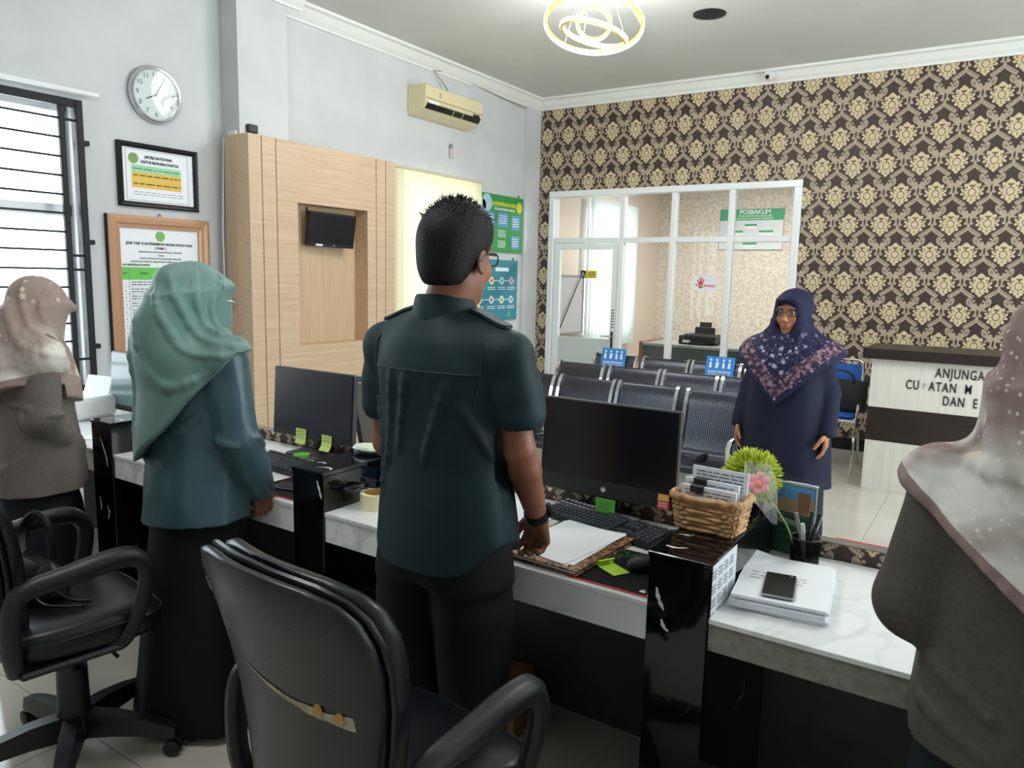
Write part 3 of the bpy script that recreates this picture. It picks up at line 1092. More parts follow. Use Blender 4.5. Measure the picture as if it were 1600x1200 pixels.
for z in (.1, -.1):
    flat(p2_, -.35, .36, z - .004, z + .004, M_paper, 'path_line', F=FP)
    for i, y in enumerate((-.28, -.07, .12, .3)):
        c_ = ('#dfe8e6', '#e7dba0', '#c7d5dd', '#e3a7a3', '#dcdde0', '#d8e5e3', '#e9e2b9', '#c8ced8')[i + (4 if z < 0 else 0)]
        MB().lathe([(.042, 0), (.042, .0012)], 20, M=T(.0236, y, z) @ Mx).build('icon', mat('icon_print', c_, .6), p2_)
        MB().lathe([(.018, 0), (.018, .0012)], 12, M=T(.0246, y, z) @ Mx).build('icon_core', (M_ink, M_red, M_sgreen, M_blue)[i], p2_)
        lines(p2_, y - .07, y + .07, [z - .07, z - .09], M_paper, 'small_print', .008, .001, F=FP, seed=int(y * 90) + 40)
MB().prism([(.24, -.28), (.3, -.28), (.27, -.21)], FP, .001).build('arrow', M_green, p2_)

# ceiling fittings
sp = thing('ceiling_speaker', 'round black ceiling speaker right of the ring chandelier', 'speaker', (-2.04, 5.62, ZC))
MB().lathe([(.118, 0), (.118, -.006), (.105, -.010)], 40).build('bezel', M_black, sp, smooth=True)
MB().lathe([(.104, -.004), (.08, -.012), (.02, -.014)], 40).build('grille', mat('speaker_mesh', '#15171b', .8), sp, smooth=True)
cc = thing('security_camera', 'small white dome camera on the moulding above the wallpaper', 'camera', (-2.03, 7.25, 3.385))
MB().box(-.035, .035, -.0, .06, -.01, .05, bev=.01).build('mount', M_white, cc)
MB().lathe([(.0, .05), (.03, .045), (.036, .02), (.036, -.02), (.03, -.036)], 20, M=T(0, -.02, 0) @ Matrix.Rotation(PI / 2 - .3, 4, 'X')).build('housing', M_white, cc, smooth=True)
MB().lathe([(.018, .05), (.018, .056)], 16, M=T(0, -.02, 0) @ Matrix.Rotation(PI / 2 + .35, 4, 'X')).build('lens', M_black2, cc)


# ------------------------------------------------------------------ ring chandeliers
M_gold = mat('gold_band', '#d8b04a', .3, .7)
M_led = mat('led_strip', '#ffffff', .5, emit='#fffaf2', es=5.0)


def ring(R, w, t, M):
    """(gold inner band, led outer strip) of a tilted ring."""
    n = 72
    g_, l_ = MB(), MB()
    for mb, r0, r1, z0, z1 in ((g_, R - t, R, -w / 2, w / 2), (l_, R, R + .009, -w / 2 + .008, w / 2 - .004)):
        rings = []
        for i in range(n):
            a = 2 * PI * i / n
            c, s = math.cos(a), math.sin(a)
            rings.append([M @ Vector((r * c, r * s, z)) for r, z in ((r0, z0), (r1, z0), (r1, z1), (r0, z1))])
        rings.append(rings[0])
        mb.loft(rings, cap=False)
    return g_, l_


def chandelier(label, loc, top, power=110, led=None):
    root = thing('ring_chandelier', label, 'chandelier', loc)
    specs = ((.31, .032, T(0, 0, .05) @ Matrix.Rotation(math.radians(52), 4, Vector((.85, .53, 0)))),
             (.215, .032, T(0, 0, -.02) @ Matrix.Rotation(math.radians(-14), 4, Vector((.55, -.83, 0)))),
             (.105, .030, T(0, 0, .04) @ Matrix.Rotation(math.radians(82), 4, Vector((.83, .55, 0)))))
    for R, w, M in specs:
        g_, l_ = ring(R, w, .012, M)
        gb = g_.build('ring_band', M_gold, root, smooth=True)
        l_.build('led_strip', led or M_led, gb, smooth=True)
        for a in (0.4, 2.4, 4.6):
            p = M @ Vector((R * math.cos(a), R * math.sin(a), 0))
            MB().tube([p, (p.x * .25, p.y * .25, top)], .0018, 5).build('suspension_wire', M_chrome, root)
    MB().lathe([(.11, top), (.11, top - .035), (.1, top - .04)], 32).build('ceiling_rose', M_gold, root, smooth=True)
    for R, z in ((.34, .08),):
        l = bpy.data.lights.new('lamp', 'POINT')
        l.energy = power
        l.color = (.95, .98, 1.0)
        l.shadow_soft_size = .3
        lo = bpy.data.objects.new('lamp', l)
        col.objects.link(lo)
        lo.parent = root
        lo.location = (0, 0, z)
    return root


chandelier('white and gold triple ring chandelier hanging from the ceiling', (-2.37, 4.45, 3.08), .38)
chandelier('second ring chandelier nearer the right wall of the waiting area', (.9, 3.7, 3.13), .33, 150)
chandelier('unseen ring chandelier added as fill light above the staff side of the counter', (-1.7, .8, 3.08), .38, 90, mat('led_strip_fill', '#ffffff', .5, emit='#fffaf2', es=5.0))  # unseen lamp, added to fill the staff side with light
# ------------------------------------------------------------------ service counter
YD0, YD1, ZD, ZT = 1.602, 2.175, 0.755, 0.887
M_greywood = wood('weathered_grey_board', '#75736c', '#95928a', 1, 0.6, 4.0, 9)
M_dark = mottled('dark_board', '#373835', '#42433f', 6, 0.4)
M_dams = damask('damask_strip', 0, 0, 'x', 0.55)
for (x0, x1, lab, dm) in ((-4.45, -3.165, 'white marble desk under the barred window at far left', M_marble),
                          (-3.012, -1.908, 'white marble desk in front of the woman in sage', M_marble),
                          (-1.764, -0.652, 'white marble desk in front of the man in green', M_marble),
                          (-0.502, 0.62, 'white desk with a rough grey board front at right', M_greywood)):
    xc = (x0 + x1) / 2
    t = thing('counter_desk', lab, 'desk', (xc, YD0, 0))
    hw = (x1 - x0) / 2
    MB().box(-hw, hw, 0.0, YD1 - YD0, ZD - .012, ZD, bev=.001).build('worktop', M_marble, t)
    MB().box(-hw, hw, 0.004, .03, ZD - .098 if dm is M_marble else ZD - .078, ZD - .012, bev=.001).build('front_apron', dm, t)
    MB().box(-hw, hw, .03, YD1 - YD0, ZD - .04, ZD - .012).build('underside', M_dark, t)
    if dm is M_greywood:
        MB().box(-.02, -.016, .001, .004, ZD - .078, ZD - .045).build('crack', M_ink, t)
        MB().lathe([(.008, 0), (.008, .002)], 10, M=T(.12, .004, ZD - .05) @ Matrix.Rotation(PI / 2, 4, 'X')).build('knot', M_ink, t)
for (x0, x1, lab) in ((-3.165, -3.012, 'black marble divider left of the woman in sage'),
                      (-1.908, -1.764, 'black marble divider between the woman in sage and the man'),
                      (-0.652, -0.502, 'black marble divider with the wicker basket on top'),
                      (0.62, 0.77, 'black marble divider beyond the right edge desk')):
    t = thing('counter_divider', lab, 'divider', ((x0 + x1) / 2, YD0, 0))
    hw = (x1 - x0) / 2
    MB().box(-hw, hw, -.004, YD1 - YD0, 0, ZT - .014, bev=.002).build('body', M_bmarble, t)
    MB().box(-hw - .002, hw + .002, -.008, YD1 - YD0, ZT - .014, ZT, bev=.002).build('cap', M_bmarble, t)
# white veins inlaid in the black marble
M_vein = mat('white_vein', '#d9d9d6', .15)


def vein(xc, pts, face):
    pts = bez(pts, 5)
    n = len(pts)
    a, b = [], []
    for i, (p, q) in enumerate(pts):
        w = .0042 * math.sin(PI * (i + .3) / (n + .0)) ** .7 * (1 + .35 * math.sin(i * 1.9)) + .0006
        P = Vector((xc + p, YD0 - .0044, q)) if face == 'f' else Vector((xc + p, YD0 + q, ZT + .0004))
        o_ = Vector((w, 0, .2 * w)) if face == 'f' else Vector((.4 * w, w, 0))
        a.append(P + o_)
        b.append(P - o_)
    return MB().loft([a, b], closed_u=False)


for nm, xc, vs_ in (('counter_divider.002', -.577, (([(-.052, .80), (-.046, .775), (-.032, .748)], 'f'), ([(-.036, .725), (-.030, .708), (-.018, .698)], 'f'), ([(-.055, .05), (-.03, .047), (-.005, .062)], 't'), ([(-.062, .14), (-.05, .15), (-.03, .148), (-.028, .165)], 't'), ([(.02, .30), (.03, .28), (.028, .265)], 'f'))),
                    ('counter_divider.001', -1.836, (([(.0, .03), (.02, .05), (.05, .052), (.062, .035)], 't'), ([(-.05, .08), (-.03, .09), (-.01, .085)], 't'), ([(.045, .858), (.055, .83), (.064, .80)], 'f'), ([(-.02, .42), (-.01, .39), (.02, .37)], 'f'))),
                    ('counter_divider', -3.089, (([(-.01, .82), (.01, .78), (.03, .74), (.035, .70)], 'f'), ([(-.04, .56), (-.03, .52), (-.035, .50)], 'f'), ([(.02, .53), (.03, .50), (.02, .47)], 'f'), ([(-.03, .05), (.02, .07), (.06, .05)], 't')))):
    d_ = bpy.data.objects[nm]
    for pts, fc in vs_:
        o_ = vein(0, pts, fc).build('vein', M_vein, d_)
        for v_ in o_.data.vertices:
            v_.co.y -= YD0
cf = thing('service_counter', 'long counter front with a damask papered upstand behind the desks', 'counter', (-1.85, YD1 + .005, 0))
MB().box(-2.6, 2.62, .0, .03, 0, ZD + .045, bev=.001).build('front_board', M_dark, cf)
MB().box(-2.6, 2.62, -.003, -.0005, ZD + .001, ZD + .045).build('damask_strip', M_dams, cf)
MB().box(-2.6, 2.62, .031, .034, 0, ZD + .045).build('visitor_side_paper', M_damask, cf)
MB().box(-2.6, 2.62, -.004, .036, ZD + .045, ZD + .049, bev=.001).build('cap_strip', mat('cap_grey', '#77736e', .25), cf)


# ------------------------------------------------------------------ waiting benches
M_shell = mat('perforated_steel', '#4a4c54', 0.26, 0.95)
g_ = G(M_shell)
X_, Y_, Z_ = g_.xyz('Object')
g_.bump((X_ * 520.0).sin(), 0.2, 0.004)


prof_b = bez([(-.50, .375), (-.525, .40), (-.50, .425), (-.35, .415), (-.20, .395), (-.12, .415), (-.085, .48), (-.055, .60), (-.02, .73), (.02, .80), (.05, .805)], 5)


def bench(label, x0, yb, xs, first=[None]):
    t = thing('waiting_bench', label, 'bench', (x0, yb, 0), 0, 'steel waiting benches in rows')
    n = len(prof_b)
    for i, x in enumerate(xs):
        a, b = x - x0 - .205, x - x0 + .205
        if first[0] is None:
            mb = MB()
            th = .004
            nr = []
            for k in range(n):
                p, q = prof_b[max(k - 1, 0)], prof_b[min(k + 1, n - 1)]
                d = Vector((0, q[0] - p[0], q[1] - p[1])).normalized()
                nr.append(Vector((0, -d.z, d.y)))
            ring_ = []
            for xx in (-.2, .2):
                ring_.append([Vector((xx, *prof_b[k])) for k in range(n)] + [Vector((xx, *prof_b[k])) - nr[k] * th for k in range(n - 1, -1, -1)])
            mb.loft(ring_)
            sh = mb.build('seat_shell', M_shell, t, smooth=50)
            rings = []
            for k in range(n):
                p = Vector((0, *prof_b[k]))
                rings.append([p + Vector((-.012, 0, 0)) + nr[k] * .012, p + Vector((.012, 0, 0)) + nr[k] * .012, p + Vector((.012, 0, 0)) - nr[k] * .016, p + Vector((-.012, 0, 0)) - nr[k] * .016])
            rim = MB().loft(rings).build('side_rim', M_chrome, t, smooth=50)
            first[0] = (sh.data, rim.data)
            sh.location.x = x - x0
            rim.location.x = x - x0 - .213
            link('side_rim', rim.data, t).location.x = x - x0 + .213
        else:
            link('seat_shell', first[0][0], t).location.x = x - x0
            for sx in (-.213, .213):
                link('side_rim', first[0][1], t).location.x = x - x0 + sx
    L0, L1 = min(xs) - x0 - .22, max(xs) - x0 + .22
    MB().box(L0, L1, -.33, -.27, .33, .38, bev=.006).build('beam', M_blackm, t)
    for x in (L0 + .25, L1 - .25):
        MB().box(x - .025, x + .025, -.33, -.27, .04, .34, bev=.004).build('leg', M_chrome, t)
        MB().box(x - .025, x + .025, -.56, .02, .0, .04, bev=.01).build('foot', M_chrome, t)
        MB().box(x - .02, x + .02, -.30, -.08, .30, .42, bev=.006).build('seat_support', M_blackm, t)
    for x in (L0 + .0, L1 - .0):
        MB().tube([(x, -.12, .40), (x, -.16, .58), (x, -.30, .60), (x, -.44, .585), (x, -.47, .55), (x, -.45, .42)], .014, 8, sx=1.4).build('armrest', M_chrome, t, smooth=True)


bench('steel waiting bench nearest the counter, front of three rows', -2.22, 4.72, (-2.95, -2.47, -2.0, -1.5))
bench('steel waiting bench in the middle of three rows', -2.46, 5.54, (-2.96, -2.47, -2.0, -1.53))
bench('steel waiting bench furthest back against the glass partition', -2.55, 6.40, (-3.05, -2.55, -2.08, -1.6))

M_sblue = mat('sticker_blue', '#2f86d6', .4)
for x, lab in ((-3.06, 'blue priority seat sign on the left seat of the back bench'), (-2.04, 'blue priority seat sign on the third seat of the back bench')):
    s = thing('priority_sign', lab, 'sign', (x, 6.425, .775), 0, 'blue signs on the back bench')
    Ms = Matrix.Rotation(-.22, 4, 'X') @ T(0, -.045, 0)
    MB().box(-.125, .125, -.003, .0, -.085, .085, M=Ms).build('sheet', M_sblue, s)
    FS = Ms @ frame((0, -.0036, 0), (1, 0, 0), (0, 0, 1))
    for i, xx in enumerate((-.085, -.03, .03, .08)):
        MB().lathe([(.011, 0), (.011, .0008)], 10, M=FS @ T(xx, .055, 0)).build('pictogram', M_paper, s)
        MB().prism([(xx - .012, -.015), (xx + .012, -.015), (xx + (.02 if i == 1 else .008), .035), (xx - .008, .038)], FS, .0008).build('pictogram', M_paper, s)
    text('KURSI PRIORITAS', .026, 'lettering', M_paper, s, FS @ T(0, -.05, 0), bold=.0006)
    MB().box(-.1, .1, -.0042, -.0036, -.074, -.07, M=Ms).build('line', M_paper, s)

# ------------------------------------------------------------------ reception lectern
lc = thing('reception_desk', 'pale wood reception desk with dark bands and black lettering at right', 'desk', (-.8, 6.04, 0))
M_ash = wood('pale_ash', '#c9c8bd', '#d9d8ce', 2, .4, 3, 18)
M_wenge = wood('wenge', '#221b18', '#2c2420', 0, .35, 3, 14)
MB().box(0, 1.5, 0, .5, 0, .375, bev=.002).build('lower_panel', M_ash, lc)
MB().box(-.0, 1.5, -.001, .5, .375, .625, bev=.001).build('dark_band', M_wenge, lc)
MB().box(0, 1.5, 0, .5, .625, .985, bev=.002).build('upper_panel', M_ash, lc)
MB().box(-.06, 1.56, -.05, .55, .985, 1.06, bev=.003).build('top', M_wenge, lc)
FL = lambda x, z: frame((x, -.0008, z), (1, 0, 0), (0, 0, 1))
M_let = mat('black_letter', '#1b1d1f', .5)
for s_, x, z in (('ANJUNGA', .415, .91), ('CU', .235, .81), ('ATAN  M', .382, .81), ('DAN  E', .475, .715)):
    text(s_, .094, 'letter', M_let, lc, FL(x, z), align='LEFT', depth=.004, bold=.0008, sx=.62, space=1.16, split=True)
text('P', .06, 'lettering', M_grey, lc, FL(.345, .81), align='LEFT', depth=.001, sx=.6)

# blue folding chair with a black bag
M_bluef = mat('blue_vinyl', '#1f63c4', .45)
bc = thing('folding_chair', 'blue folding chair with chrome tubes against the damask wall', 'chair', (-1.13, 6.62, 0))
fr_ = MB()
for sx in (-.2, .2):
    fr_.tube([(sx, -.24, .0), (sx, -.20, .42), (sx * .96, .05, .80), (sx * .9, .08, .88)], .011, 8)
    fr_.tube([(sx * .9, .24, .0), (sx * .9, .1, .3), (sx * .9, -.18, .45)], .011, 8)
fr_.tube([(-.18, .08, .88), (-.15, .085, .90), (.15, .085, .90), (.18, .08, .88)], .011, 8)
fr_.tube([(-.2, -.20, .43), (.2, -.20, .43)], .011, 8)
fr_.build('frame', M_chrome, bc, smooth=True)
MB().box(-.19, .19, -.20, .17, .44, .49, bev=.02).build('seat', M_bluef, bc, smooth=True)
MB().box(-.165, .165, -.015, .02, .60, .865, M=T(0, .05, 0) @ Matrix.Rotation(-.1, 4, 'X'), bev=.015).build('backrest', M_bluef, bc, smooth=True)
bg = thing('handbag', 'black handbag with dark red handles standing on the blue chair', 'bag', (-1.08, 6.56, .49))
mb = MB()
rings = []
for z, w, d in ((0, .17, .055), (.02, .195, .07), (.12, .2, .065), (.22, .2, .045), (.255, .205, .02)):
    rings.append([Vector((w * math.copysign(abs(math.cos(a)) ** .5, math.cos(a)), d * math.copysign(abs(math.sin(a)) ** .6, math.sin(a)), z)) for a in [2 * PI * i / 28 for i in range(28)]])
mb.loft(rings).build('body', mottled('black_fabric', '#17191b', '#212427', 8, .7), bg, smooth=True)
MB().tube(bez([(-.1, -.03, .22), (-.08, -.035, .30), (0, -.035, .335), (.08, -.035, .30), (.1, -.03, .22)]), .009, 8).build('handle', mat('dark_red_strap', '#3a1420', .5), bg, smooth=True)

# red floor tape
tag(MB().box(-.73, .4, 4.66, 4.72, 0.0, .0012).build('floor_tape', mat('red_tape', '#b8302e', .4)), 'strip of red tape stuck on the tiles before the reception desk', 'tape')


# ------------------------------------------------------------------ office chairs in the foreground
def sblock(w, d, h, r, n=6):
    """soft cushion outline helper: superellipse ring."""
    return [(w * math.copysign(abs(math.cos(a)) ** .45, math.cos(a)), d * math.copysign(abs(math.sin(a)) ** .45, math.sin(a))) for a in [2 * PI * i / 40 for i in range(40)]]


def office_chair(label, loc, rz, torn, up=0.0):
    t = thing('office_chair', label, 'chair', loc, rz)
    # five star base with castors
    hub = MB().lathe([(.0, .07), (.05, .07), (.055, .1), (.045, .17), (.043, .30), (.0, .30)], 20).build('hub', M_black, t, smooth=True)
    MB().lathe([(.022, .29), (.022, .39 + up)], 16).build('gas_lift', M_chrome, t, smooth=True)
    U = T(0, 0, up)
    a0 = math.radians(46) if not torn else .9
    for k in range(5):
        a = a0 + k * 2 * PI / 5
        c, s = math.cos(a), math.sin(a)
        R = Rz(a)
        rings = []
        for r, hw, z0, z1 in ((.03, .032, .075, .15), (.12, .03, .08, .145), (.22, .026, .075, .125), (.285, .023, .065, .105), (.305, .015, .065, .095)):
            rings.append([R @ Vector((r, y, z)) for y, z in ((-hw, z0), (hw, z0), (hw * .75, z1), (-hw * .75, z1))])
        lg = MB().loft(rings).build('leg', M_black, t, smooth=30)
        cs = MB()
        for sy in (-1, 1):
            cs.lathe([(.0, -.009), (.02, -.009), (.026, -.006), (.026, .006), (.02, .009), (.0, .009)], 18, M=T(.285 * c, .285 * s, .027) @ R @ T(.01, sy * .013, 0) @ Matrix.Rotation(PI / 2, 4, 'X'))
        cs.tube([(.285 * c, .285 * s, .03), (.285 * c, .285 * s, .07)], .009, 8)
        cs.build('castor', M_black, lg, smooth=30)
    # mechanism and lever
    MB().box(-.07, .07, -.11, .12, .39, .43, M=U, bev=.012).build('tilt_mechanism', M_black, t)
    MB().tube([(.05, .05, .40 + up), (.13, .07, .375 + up), (.16, .08, .36 + up)], .006, 6).build('lever', M_black, t, smooth=True)
    MB().lathe([(.0, -.03), (.03, -.03), (.034, 0), (.03, .03), (.0, .03)], 16, M=T(0, .17, .385 + up) @ Matrix.Rotation(PI / 2, 4, 'X')).build('tension_knob', M_black, t, smooth=True)
    # seat cushion, rounded with a dished top and a waterfall front
    rings = []
    for z, k, dz in ((.425, .80, 0), (.43, .93, 0), (.45, 1.0, 0), (.485, 1.0, 0), (.508, .965, 1), (.520, .88, 1), (.524, .6, 1), (.520, .3, 1), (.518, .02, 1)):
        ring_ = []
        for x, y in sblock(.232 * k, .22 * k, 0, 0):
            ring_.append(Vector((x * (1 - .05 * (y < 0) * abs(y) / .24), y, z + up - dz * .022 * max(0, (y - .1) / .14) ** 2 + dz * .008 * (x / .245) ** 2)))
        rings.append(ring_)
    MB().loft(rings).build('seat', M_leather, t, smooth=60)
    pip = [Vector((x * 1.0, y, .497 + up - .012 * max(0, (y - .1) / .14) ** 2)) for x, y in sblock(.234, .222, 0, 0)]
    MB().tube(pip, .0045, 6, closed=True).build('seat_piping', M_leather, t, smooth=True)
    # backrest: outline widths by height, curved pad with an inner (front) cushion and an outer shell
    hs = [(.44, .132), (.48, .152), (.54, .165), (.62, .177), (.70, .192), (.78, .206), (.85, .215), (.905, .215), (.945, .205), (.972, .182), (.99, .135), (.997, .055)]
    hs = [(z + up, w * (1.06 if torn else 1.0)) for z, w in hs]

    def lean(z):
        u = (z - up - .44) / .56
        return -.205 - .10 * u + .03 * math.sin(u * PI)
    for nm, off0, off1, kk in (('back_shell', -.045, -.004, 1.0), ('back_cushion', .0, .052, .985)):
        rings = []
        nn = 17
        for z, w in hs:
            w *= kk
            f, b = [], []
            for i in range(nn):
                u = -1 + 2 * i / (nn - 1)
                x = w * math.sin(u * PI / 2)
                edge = 1 - abs(u) ** 6
                cv = .055 * (x / .24) ** 2
                tap = min(1, (1.002 + up - z) / .06, (z - up - .42) / .05)
                mid = (off0 + off1) / 2
                yf = mid + (off1 - mid) * edge * tap ** .5
                yb = mid + (off0 - mid) * edge * tap ** .5
                f.append(Vector((x, lean(z) + cv + yf, z)))
                b.append(Vector((x, lean(z) + cv + yb, z)))
            rings.append(f + b[::-1])
        MB().loft(rings).build(nm, M_leather, t, smooth=70)
    edge = []
    for sgn in (1, -1):
        e = [Vector((sgn * w * .995, lean(z) + .055 * (w / .24) ** 2 - .006, z)) for z, w in hs]
        edge += e if sgn > 0 else e[::-1]
    MB().tube(edge, .006, 6).build('back_piping', M_leather, t, smooth=True)
    # loop armrests
    for sx in (-1, 1):
        path = bez([(sx * .205, -.19, .43), (sx * .24, -.205, .50), (sx * .252, -.20, .63), (sx * .255, -.165, .672), (sx * .257, -.06, .688), (sx * .257, .05, .702), (sx * .255, .11, .692), (sx * .252, .14, .64), (sx * .243, .12, .53), (sx * .225, .08, .44), (sx * .205, .05, .425)], 6)
        path = [(x, y, z + up) for x, y, z in path]
        n = len(path)
        rr = [.019 + .006 * math.exp(-((i / n - .48) / .16) ** 2) for i in range(n)]
        MB().tube(path, rr, 10, sx=1.25).build('armrest', M_black, t, smooth=True)
        MB().box(sx * .21 - .03, sx * .21 + .03, -.19, .08, .415, .435, M=U, bev=.008).build('arm_bracket', M_black, t)
    return t, hs, lean


ch1, hs, lean = office_chair('black leather office chair with a torn back in the foreground', (-.945, 1.04, 0), math.radians(-6), True, .055)
# tear across the back shell
tear = MB()
M_foam = mottled('torn_backing', '#b3a68e', '#8f8672', 60, .9)
rn = random.Random(4)


def shell_y(x, z, w):
    return lean(z) + .055 * (x / .24) ** 2 - .0245 - .0205 * (1 - abs(2 / PI * math.asin(min(1, abs(x) / w))) ** 6) - .0012


up_, dn_ = [], []
for i in range(25):
    u = i / 24
    x = -.075 + .255 * u
    z = .845 - .03 * u - .008 * math.sin(u * PI)
    th = (.0015 + .010 * u) * (1 + rn.uniform(-.25, .25))
    up_.append(Vector((x, shell_y(x, z + th, .208), z + th)))
    dn_.append(Vector((x, shell_y(x, z - th, .206), z - th)))
tear.loft([up_, dn_], closed_u=False)
tear.build('torn_strip', M_foam, ch1, label='torn strip showing beige backing', smooth=True)
for x, z in ((.115, .826), (.155, .822)):
    MB().lathe([(.011, 0), (.009, .002)], 14, M=T(x, shell_y(x, z, .207), z) @ Matrix.Rotation(PI / 2, 4, 'X')).build('glue_spot', mat('ochre_glue', '#b98a34', .6), ch1)
nick = MB()
for a, b in (((-.178, .975), (-.174, .955)), ((-.182, .968), (-.170, .963)), ((-.176, .963), (-.170, .95))):
    nick.tube([(a[0], shell_y(a[0], a[1], .212), a[1]), (b[0], shell_y(b[0], b[1], .212), b[1])], .0018, 5)
o_ = nick.build('scratch', M_foam, ch1)
o_['kind'] = 'stuff'
office_chair('black leather office chair with a handbag on its seat at left', (-2.30, 1.06, 0), math.radians(-9), False)

sb = thing('shoulder_bag', 'small black leather shoulder bag lying on the left office chair', 'bag', (-2.40, 1.02, .527))
rings = []
for z, w, d in ((0, .09, .06), (.012, .11, .075), (.05, .112, .07), (.085, .1, .05), (.11, .09, .02)):
    rings.append([Vector((w * math.copysign(abs(math.cos(a)) ** .6, math.cos(a)) + .004 * math.sin(5 * a), d * math.copysign(abs(math.sin(a)) ** .6, math.sin(a)), z + .004 * math.sin(3 * a))) for a in [2 * PI * i / 28 for i in range(28)]])
MB().loft(rings).build('body', M_leather, sb, smooth=True)
MB().tube(bez([(-.08, 0, .09), (-.12, .02, .16), (-.09, .05, .215), (-.03, .06, .18), (.0, .05, .09)], 6), .011, 8, sx=1.6).build('strap', M_leather, sb, smooth=True)
MB().tube(bez([(.05, -.03, .09), (.12, -.02, .06), (.16, .02, .012), (.22, .05, .012)], 6), .005, 6).build('drawstring', M_leather, sb, smooth=True)
MB().tube(bez([(.03, -.05, .08), (.1, -.06, .05), (.15, -.04, .012), (.235, .02, .012)], 6), .005, 6).build('drawstring', M_leather, sb, smooth=True)
MB().box(.02, .06, -.06, -.055, .06, .085).build('buckle', M_chrome, sb)
tag(MB().box(-.05, .05, -.03, .03, 0, .2, M=T(-2.62, .68, .545) @ Matrix.Rotation(.3, 4, 'Y'), bev=.02).build('orange_pouch', mat('orange_fabric', '#c8471f', .7), smooth=True), 'orange pouch at the left edge on the chair back', 'pouch')


# visitor chair with mesh back beyond the counter
def visitor_chair(label, loc, rz):
    t = thing('visitor_chair', label, 'chair', loc, rz)
    M_navy = mat('navy_frame', '#1d2436', .45)
    MB().tube(bez([(-.22, .0, .50), (-.235, .03, .7), (-.22, .08, .93), (-.15, .095, .97), (.15, .095, .97), (.22, .08, .93), (.235, .03, .7), (.22, .0, .5)], 6), .016, 8).build('back_frame', M_navy, t, smooth=True)
    rings = [[Vector((x, y + .02 * (1 - (x / .22) ** 2), z)) for x in [-.215 + .43 * i / 10 for i in range(11)]] for y, z in ((.0, .52), (.03, .7), (.08, .92), (.092, .955))]
    MB().loft(rings, closed_u=False).build('mesh_back', mat('grey_mesh', '#6f6a66', .8), t, smooth=True)
    MB().box(-.23, .23, -.46, .0, .42, .48, bev=.025).build('seat', M_black, t, smooth=True)
    for sx in (-.24, .24):
        MB().tube([(sx, .02, .62), (sx, -.38, .62), (sx, -.42, .58), (sx, -.42, .014), (sx, .06, .014)], .012, 8).build('leg', M_chrome, t, smooth=True)
    return t


visitor_chair('navy framed visitor chair with grey mesh back beyond the counter', (-2.74, 2.95, -.02), math.radians(170))
